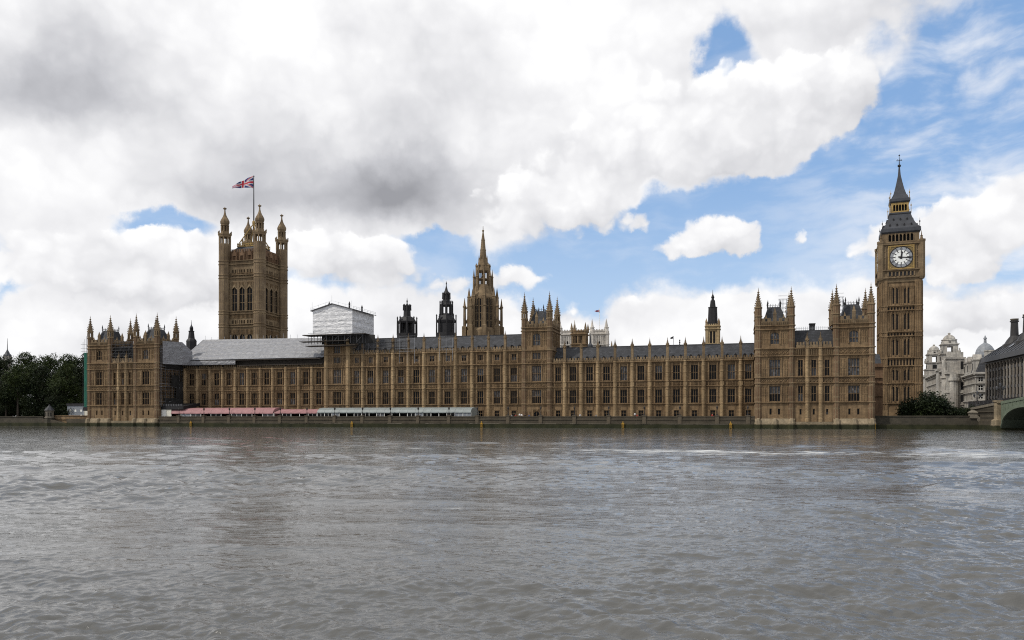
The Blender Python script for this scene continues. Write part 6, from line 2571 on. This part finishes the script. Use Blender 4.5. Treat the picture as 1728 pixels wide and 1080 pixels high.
gB = thing("corner_building", "pale stone corner block with a grey lead dome behind the bridge end", "building", (197.8 + .379 * 36, 340 + .925 * 36, 0), DRX)
stone_block(gB, 36, 12, 22.5, 5, 3.6, PALE)
m = MB()
m.add([(0, 0.6, 22.5), (36, .6, 22.5), (36, 11, 22.5), (0, 11, 22.5), (1.5, 2.6, 28.6), (34.5, 2.6, 28.6), (34.5, 9, 28.6), (1.5, 9, 28.6)],
      [(0, 1, 5, 4), (1, 2, 6, 5), (2, 3, 7, 6), (3, 0, 4, 7), (4, 5, 6, 7)])
m.build("roof", SLATE, gB)
for x in (3, 12, 27):
    m = MB()
    m.box(x, x + 4.6, -.1, 3.2, 22.5, 27.8)
    m.box(x - .3, x + 4.9, -.4, 3.5, 27.8, 28.4)
    m.add([(x, -.1, 28.4), (x + 4.6, -.1, 28.4), (x + 2.3, -.1, 30.6), (x, 3.2, 28.4), (x + 4.6, 3.2, 28.4), (x + 2.3, 3.2, 30.6)], [(0, 1, 2), (0, 2, 5, 3), (1, 4, 5, 2), (3, 5, 4)])
    g_ = m.build("gable", PALE, gB)
    m = MB()
    m.box(x + 1.5, x + 3.1, -.16, -.11, 23.6, 26.6)
    m.build("window", DARK, g_)
kx = 340 / FOC
m = MB()
dx_, dy_ = 20.0, 6.0
m.lathe(dx_, dy_, [(27, 4.0), (30.2, 4.0), (30.3, 4.3), (30.9, 4.3), (31, 3.95)], 16)
m.lathe(dx_, dy_, [(31, 3.9), (32.2, 3.75), (33.4, 3.35), (34.5, 2.7), (35.4, 1.8), (36.0, .9), (36.2, .6), (37.8, .5), (37.9, .75), (38.2, .7), (38.9, .3), (39.6, .04)], 16)
m.build("dome", LEAD, gB, smooth=False)
m = MB()
m.box(31, 34, 4, 8, 28.6, 31.4)
m.box(30.8, 34.2, 3.8, 8.2, 31.4, 31.9)
m.build("chimney", PALE, gB)

# modern office block with tall chimneys
ph = pthing("office_block", "dark roofed modern office block with tall chimneys at the right edge", "office block", 320, 30)
PT0, PT1 = 0.0, 68.0
zE = 24.4
PIER = stone("pier_stone", (.27, .245, .21), dark=.3, block=False)
PHR = plain("bronze_roof", (.030, .028, .028), rough=.55, var=.3, scale=.4)
mb = MB((0, PT1, -math.pi / 2))          # face toward the clock tower (x=0), local x runs toward the river
for i in range(21):
    x = PT1 * i / 20
    mb.box(x - .3, x + .3, -.14, .6, 3, zE - 1.2)
    mb.box(x - .45, x + .45, -.26, -.15, zE - 2.0, zE - 1.2)
mb.build("stone_piers", PIER, ph)
for fl in range(6):
    z0_ = 3.5 + fl * 3.35
    for i in range(20):
        if len([c for c in ph.children if c.name.startswith("window")]) >= 96:
            break
        xa, xb = PT1 * i / 20 + .44, PT1 * (i + 1) / 20 - .44
        m = MB((0, PT1, -math.pi / 2))
        m.box(xa, xb, .25, .4, z0_ + .9, z0_ + 3.3)
        m.build("window", GLASS, ph)
mb = MB((0, PT1, -math.pi / 2))
for fl in range(7):
    z0_ = 3.5 + fl * 3.35
    mb.box(0, PT1, .1, .5, z0_ - .05, z0_ + .88)
mb.box(0, PT1, .1, .5, zE - 1.3, zE - .8)
mb.build("spandrel", PHR, ph)
m = MB()
m.box(.45, 50, .1, PT1 - .1, 2.5, zE - .5)
m.build("inner_wall", DARK, ph)
m = MB()
m.box(-.3, 50, 0, .5, 3, zE - 1.2)
m.box(-.3, 50, PT1 - .5, PT1, 3, zE - 1.2)
m.build("end_wall", PIER, ph)
m = MB()
e = 1.6
z1_, z2_ = zE + 1.6, 34.0
vs = [(-e, -e, zE - .7), (51, -e, zE - .7), (51, PT1 + e, zE - .7), (-e, PT1 + e, zE - .7), (-e + .4, -e + .4, zE + 1.2), (50.6, -e + .4, zE + 1.2), (50.6, PT1 + e - .4, zE + 1.2), (-e + .4, PT1 + e - .4, zE + 1.2),
      (9.5, 9, z2_), (42, 9, z2_), (42, PT1 - 9.5, z2_), (9.5, PT1 - 9.5, z2_)]
m.add(vs, [(0, 3, 2, 1), (0, 1, 5, 4), (1, 2, 6, 5), (2, 3, 7, 6), (3, 0, 4, 7), (4, 5, 9, 8), (5, 6, 10, 9), (6, 7, 11, 10), (7, 4, 8, 11), (8, 9, 10, 11)])
rfo = m.build("roof", PHR, ph)
m = MB()
for k_ in range(16):                      # standing seams
    y = 2 + (PT1 - 4) * k_ / 15
    yc = min(max(y, 9), PT1 - 9.5)
    m.tube((-e + .4, y, zE + 1.25), (9.5, yc, z2_ + .05), .14, 4)
m.build("seam", BLACKIRON, rfo)
m = MB()
m.add([(1.2, PT1 - 24, zE + 3.5), (4.6, PT1 - 24, zE + 6.0), (4.6, PT1 - 21.2, zE + 6.0), (1.2, PT1 - 21.2, zE + 3.5)], [(0, 1, 2, 3)])
m.build("rooflight", LEAD, rfo)
for x, y, zt_ in ((6.0, PT1 - 11.5, 37.6), (6.0, PT1 - 24.5, 37.6), (6.0, PT1 - 37.5, 37.6), (6, PT1 - 50.5, 37.6)):
    m = MB()
    m.lathe(x, y, [(27.5, 3.9), (29.6, 3.7), (29.8, 3.2), (31.2, 2.4), (32.6, 1.35), (zt_, 1.15), (zt_ + .05, 1.45), (zt_ + .5, 1.45), (zt_ + .55, 1.2)], 14)
    c_ = m.build("chimney", PHR, rfo)
    m = MB()
    m.lathe(x, y, [(zt_ + .6, 1.1), (zt_ + .9, 1.35), (zt_ + 1.2, 1.35)], 14)
    m.build("chimney_cap", CONC, c_)

# bridge end
BS = 293.0
br = pthing("bridge", "stone and pale green iron end of an arched road bridge at the right edge", "bridge", BS, 0)
zp = lambda t: 6.35 - t * .047              # deck parapet top rises toward mid river
m = MB()
m.box(0, 26, -14.4, 12, -1.5, 5.0)
m.add([(0, -14.4, 5.0), (0, 30, 5.0), (0, 30, zp(30) - .2), (0, -14.4, zp(-14.4) - .2), (.7, -14.4, 5.0), (.7, 30, 5.0), (.7, 30, zp(30) - .2), (.7, -14.4, zp(-14.4) - .2)],
      [(0, 3, 2, 1), (4, 5, 6, 7), (3, 7, 6, 2), (0, 4, 7, 3)])
m.box(-.4, -.003, -12, 6, -1.5, 2.2)
m.box(-.25, -.003, -12.5, 12, 4.6, 4.95)
m.build("abutment", RWALL, br)
m = MB()
m.box(-1.2, 27.2, -15.4, -12.4, -1.5, 2.6)
m.box(-.7, 26.7, -14.9, -12.9, 2.6, zp(-14) - .2)
m.box(-1.0, 27.0, -15.2, -12.6, zp(-14) - .2, zp(-14) + .4)
m.lathe(-.6, -13.9, [(-1.5, 1.7), (2.5, 1.4), (2.8, .8), (zp(-14), .8), (zp(-14) + .1, 1.1), (zp(-14) + .5, 1.1)])
m.build("pier", RWALL_T, br)
m = MB()
# elliptical arch from t=-15.6 to -46
ta, tb, zs_, zcn = -15.6, -47.0, .6, 6.3
tc, ra = (ta + tb) / 2, (ta - tb) / 2
n_ = 24
for xo, nn in ((-.1, 1), (26.1, -1)):
    for i in range(n_):
        t0q, t1q = ta + (tb - ta) * i / n_, ta + (tb - ta) * (i + 1) / n_
        za_ = zs_ + (zcn - .7 - zs_) * math.sqrt(max(0, 1 - ((t0q - tc) / ra) ** 2))
        zb_ = zs_ + (zcn - .7 - zs_) * math.sqrt(max(0, 1 - ((t1q - tc) / ra) ** 2))
        m.poly([(xo, t0q, za_), (xo, t0q, zp(t0q) - .5), (xo, t1q, zp(t1q) - .5), (xo, t1q, zb_)])
        # ring rib standing proud
        m.add([(xo - .3 * nn, t0q, za_), (xo - .3 * nn, t0q, za_ + .75), (xo - .3 * nn, t1q, zb_ + .75), (xo - .3 * nn, t1q, zb_), (xo, t0q, za_), (xo, t0q, za_ + .75), (xo, t1q, zb_ + .75), (xo, t1q, zb_)],
              [(0, 1, 2, 3), (0, 3, 7, 4), (1, 5, 6, 2)])
        if nn == 1 and i % 2 == 0:
            m.box(xo - .12, xo - .003, t0q - .15, t0q + .15, za_ + .8, zp(t0q) - .5)
m.build("spandrel", BRGREEN, br)
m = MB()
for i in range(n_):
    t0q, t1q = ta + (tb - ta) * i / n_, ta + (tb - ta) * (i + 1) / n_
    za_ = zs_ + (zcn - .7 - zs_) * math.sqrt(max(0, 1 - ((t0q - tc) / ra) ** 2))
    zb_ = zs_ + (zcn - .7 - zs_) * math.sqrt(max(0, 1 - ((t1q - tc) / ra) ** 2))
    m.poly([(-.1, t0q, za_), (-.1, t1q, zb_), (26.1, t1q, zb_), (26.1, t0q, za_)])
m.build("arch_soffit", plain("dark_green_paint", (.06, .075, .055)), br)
m = MB()
for a, b_ in ((-12.0, -49.0), (30, -12.0)):
    for xo in (-.25, 25.9):
        m.k = 1 if a > 0 else 0
        m.add([(xo, a, zp(a) - .5), (xo + .5, a, zp(a) - .5), (xo + .5, b_, zp(b_) - .5), (xo, b_, zp(b_) - .5), (xo, a, zp(a) + .15), (xo + .5, a, zp(a) + .15), (xo + .5, b_, zp(b_) + .15), (xo, b_, zp(b_) + .15)],
              [(0, 1, 2, 3), (4, 7, 6, 5), (0, 3, 7, 4), (1, 5, 6, 2), (3, 2, 6, 7)])
m.build("parapet", [BRGREEN, CONC], br)
m = MB()
m.add([(.3, 40, 4.6), (25.8, 40, 4.6), (25.8, -50, zp(-50) - .75), (.3, -50, zp(-50) - .75), (.3, 12, 5.05), (25.8, 12, 5.05)], [(3, 2, 5, 4), (4, 5, 1, 0)])
m.build("deck", plain("asphalt", (.05, .05, .052)), br)
m = MB()
m.box(-1.5, 27.5, -50, -47.0, -1.5, 7.6)
m.build("pier", CONC, br)


def bridge_lamp(label, s, t, z0):
    x, y = pt(s, t)
    r_ = thing("bridge_lamp", label, "street lamp", (x, y, z0), RZ, "ornate lamps on the bridge")
    m = MB()
    m.lathe(0, 0, [(0, .55), (.5, .5), (.6, .22), (1.6, .16), (1.7, .28), (1.8, .12), (3.1, .09)])
    for sx in (-1, 0, 1):
        m.tube((0, 0, 2.2), (sx * .75, 0, 2.6 + (sx == 0) * .8), .06)
    m.build("post", BRONZE, r_)
    for sx in (-1, 0, 1):
        h = MB()
        zz_ = 2.6 + (sx == 0) * .8
        h.lathe(sx * .75, 0, [(zz_, .14), (zz_ + .1, .2), (zz_ + .6, .3), (zz_ + .65, .34), (zz_ + .9, .08), (zz_ + 1.05, .02)], 8)
        h.build("lantern", GLASSG, r_)


bridge_lamp("ornate three lantern lamp on the bridge's stone pier at the start of the arch", BS - .0, -13.8, zp(-14) + .5)
bridge_lamp("ornate three lantern lamp on the bridge approach beside the dark hoarding", BS + .2, 6.5, zp(6.5) + .15)
hd = pthing("hoarding", "long dark hoarding along the street beyond the bridge approach", "hoarding", BS + 6, -8)
m = MB()
m.add([(0, 0, 5.6), (0, 46, 5.0), (0, 46, 8.0), (0, 0, 8.5), (.2, 0, 5.6), (.2, 46, 5.0), (.2, 46, 8.0), (.2, 0, 8.5)], [(0, 3, 2, 1), (4, 5, 6, 7), (3, 7, 6, 2), (0, 4, 7, 3)])
m.build("panel", BLACKIRON, hd)
for i in range(12):
    m = MB()
    m.box(-.1, -.003, 2 + i * 4 - .08, 2 + i * 4 + .08, 5.2, 8.0)
    m.build("post", TUBED, hd)
pr = pthing("stone_pier", "pale stone end pier where the embankment wall meets the bridge", "pier", BS - 1.6, 3.8)
m = MB()
m.sq(0, 0, [(3.0, .95), (4.3, .85), (4.35, 1.05), (4.6, 1.05), (4.8, .8), (5.2, .3)])
m.build("shaft", CONC, pr)
m = MB()
m.add([(.8, -.9, 2.4), (.8, .7, 2.4), (1.58, .7, 1.6), (1.58, -.9, 1.6), (.8, -.9, 4.0), (.8, .7, 4.0), (1.58, .7, 3.2), (1.58, -.9, 3.2)], [(4, 5, 6, 7), (0, 4, 7, 3), (3, 7, 6, 2), (1, 2, 6, 5)])
m.build("ramp", CONC, pr)

# ------------------------------------------------------------------ land
gr = MB()
c0 = [pt(-2500, 1.0), pt(30.9, 1.0), pt(30.9, TF + .1), pt(234.4, TF + .1), pt(234.4, 3.9), pt(3000, 3.9), pt(4000, 5000), pt(-3500, 5000)]
gr.poly([(x, y, 2.45) for x, y in c0])
go = gr.build("ground", plain("earth_paving", (.12, .11, .095), rough=.95, scale=.1))
go['kind'] = 'structure'


# ------------------------------------------------------------------ river
def river():
    rows, cols = 1150, 1050
    piv = -8.0
    rgw = np.random.default_rng(4)
    # rows closer together near the camera bank, where ripples show
    ys = np.concatenate([np.linspace(-6, 8.8, 40), 1 / np.linspace(1 / 9.0, 1 / 420.0, rows - 40)])
    a = np.linspace(-1.0, 1.0, cols)
    a = 0.72 * a + 0.50 * a ** 7
    Y, Ag = np.meshgrid(ys, a, indexing='ij')
    Dg = Y - piv
    X = Ag * Dg
    Sp = np.repeat(np.abs(np.gradient(ys))[:, None], cols, 1)
    Sp = np.maximum(Sp, Dg * 0.0016)
    Zw = np.zeros_like(X)
    # slow modulation: gusts and slicks
    mod = np.zeros_like(X)
    for i in range(14):
        lam = rgw.uniform(9, 45)
        th = rgw.uniform(0, 6.28)
        mod += np.sin((X * np.cos(th) * .6 + Y * np.sin(th)) * 6.283 / lam + rgw.uniform(0, 6.28))
    mod = np.clip(1 + .55 * mod / 2.6, .3, 1.9)
    wind = R(78)
    for i in range(130):
        lam = 0.17 * (7.0 / .17) ** (rgw.random() ** 1.35)
        th = wind + rgw.normal() * (.62 if lam < 1 else .5)
        k = 6.2832 / lam
        slope = 0.037 if lam < .7 else (0.032 if lam < 2.0 else 0.011)
        amp = slope / k
        ph = rgw.uniform(0, 6.28)
        # fade what the mesh cannot carry
        fade = np.clip((lam / Sp - 2.2) / 2.5, 0, 1)
        arg = k * (X * math.cos(th) + Y * math.sin(th)) + ph + .5 * np.sin(k * .21 * (X * math.sin(th) - Y * math.cos(th)) + ph * 3)
        s = np.sin(arg)
        Zw += amp * fade * (s + .22 * np.cos(2 * arg)) * mod
    # a few boat-wake humps travelling across at 40-60 m
    for (x0, y0, L, w, h) in ((-32, 50, 6, .9, .16), (-23, 52, 4, .8, .16), (-19, 46, 7, 1.0, .14), (-13, 51, 5, .9, .22), (3, 52, 7, .9, .15), (14, 50, 5, .8, .2), (28, 55, 9, 1.0, .18), (9, 57, 6, .9, .15), (33, 50, 8, .9, .16), (-2, 24, 5, .6, .09), (-6, 20, 4, .5, .08), (6, 22, 5, .5, .09), (-5.5, 31, 6, .7, .12), (12, 28, 6, .7, .10)):
        Zw += h * np.exp(-((X - x0) / L) ** 2 - (((Y - y0) + .18 * (X - x0)) / w) ** 2)
    V = np.stack([X, Y, Zw], -1).reshape(-1, 3)
    idx = np.arange(rows * cols).reshape(rows, cols)
    q = np.stack([idx[:-1, :-1], idx[:-1, 1:], idx[1:, 1:], idx[1:, :-1]], -1).reshape(-1, 4)
    me = bpy.data.meshes.new("river")
    nf = len(q)
    me.vertices.add(len(V))
    me.vertices.foreach_set('co', V.ravel().astype(np.float32))
    me.loops.add(nf * 4)
    me.loops.foreach_set('vertex_index', q.ravel().astype(np.int32))
    me.polygons.add(nf)
    me.polygons.foreach_set('loop_start', (np.arange(nf) * 4).astype(np.int32))
    me.polygons.foreach_set('use_smooth', np.ones(nf, dtype=bool))
    me.update(calc_edges=True)
    me.validate()
    m, T, b = mat_base("river_water")
    o = T.new('ShaderNodeTexCoord').outputs['Object']
    x, y, z = T.sep(o)
    n0 = T.noise(o, .035, 3, .5)
    c = T.mix(n0, (.068, .067, .062), (.096, .094, .088))
    # line of foam left by a boat, parallel to the far bank
    tt_ = T.m('ADD', T.m('MULTIPLY', T.m('ADD', x, 155.823), .2705), T.m('MULTIPLY', T.m('SUBTRACT', y, 292.494), .96272))
    wv = T.m('MULTIPLY', T.m('SUBTRACT', T.noise(o, .05, 3, .5), .5), 9.0)
    dd = T.m('ABSOLUTE', T.m('ADD', T.m('ADD', tt_, 163.0), wv))
    band = T.m('MULTIPLY', T.step(dd, 11.0, 1.0), T.ramp(T.noise(T.v('MULTIPLY', o, (.6, .8, 1)), .09, 4, .6), [(.38, .45), (.62, 1.0)]))
    rgt = T.step(x, -45.0, 30.0)
    fq = T.noise(T.v('MULTIPLY', o, (.35, 1.1, 1.0)), 1.0, 7, .68)
    thr = T.m('ADD', T.m('MULTIPLY', T.m('MULTIPLY', band, T.m('ADD', T.m('MULTIPLY', rgt, .20), .22)), 1.0), T.m('MULTIPLY_ADD', T.m('SUBTRACT', fq, .5), 1.7, .5))
    foam = T.m('MULTIPLY', T.step(thr, .72, 1.05), .8)
    c = T.mix(foam, c, (.62, .62, .60))
    T.put(b.inputs['Base Color'], c)
    T.put(b.inputs['Roughness'], T.m('MULTIPLY_ADD', foam, .7, .04))
    b.inputs['IOR'].default_value = 1.333
    b.inputs['Specular IOR Level'].default_value = 0.95
    h1 = T.noise(T.v('MULTIPLY', o, (.75, 1.3, 1)), 3.6, 5, .62, .3)
    h2 = T.noise(T.v('MULTIPLY', o, (.6, 1.2, 1)), .75, 4, .55, .4)
    hh = T.m('ADD', T.m('MULTIPLY', h1, .040), T.m('MULTIPLY', h2, .13))
    bp = T.new('ShaderNodeBump')
    bp.inputs['Strength'].default_value = .75
    bp.inputs['Distance'].default_value = 1.0
    T.put(bp.inputs['Height'], hh)
    T.l.new(bp.outputs[0], b.inputs['Normal'])
    me.materials.append(m)
    ro_ = put("river", me)
    ro_['kind'] = 'structure'


river()
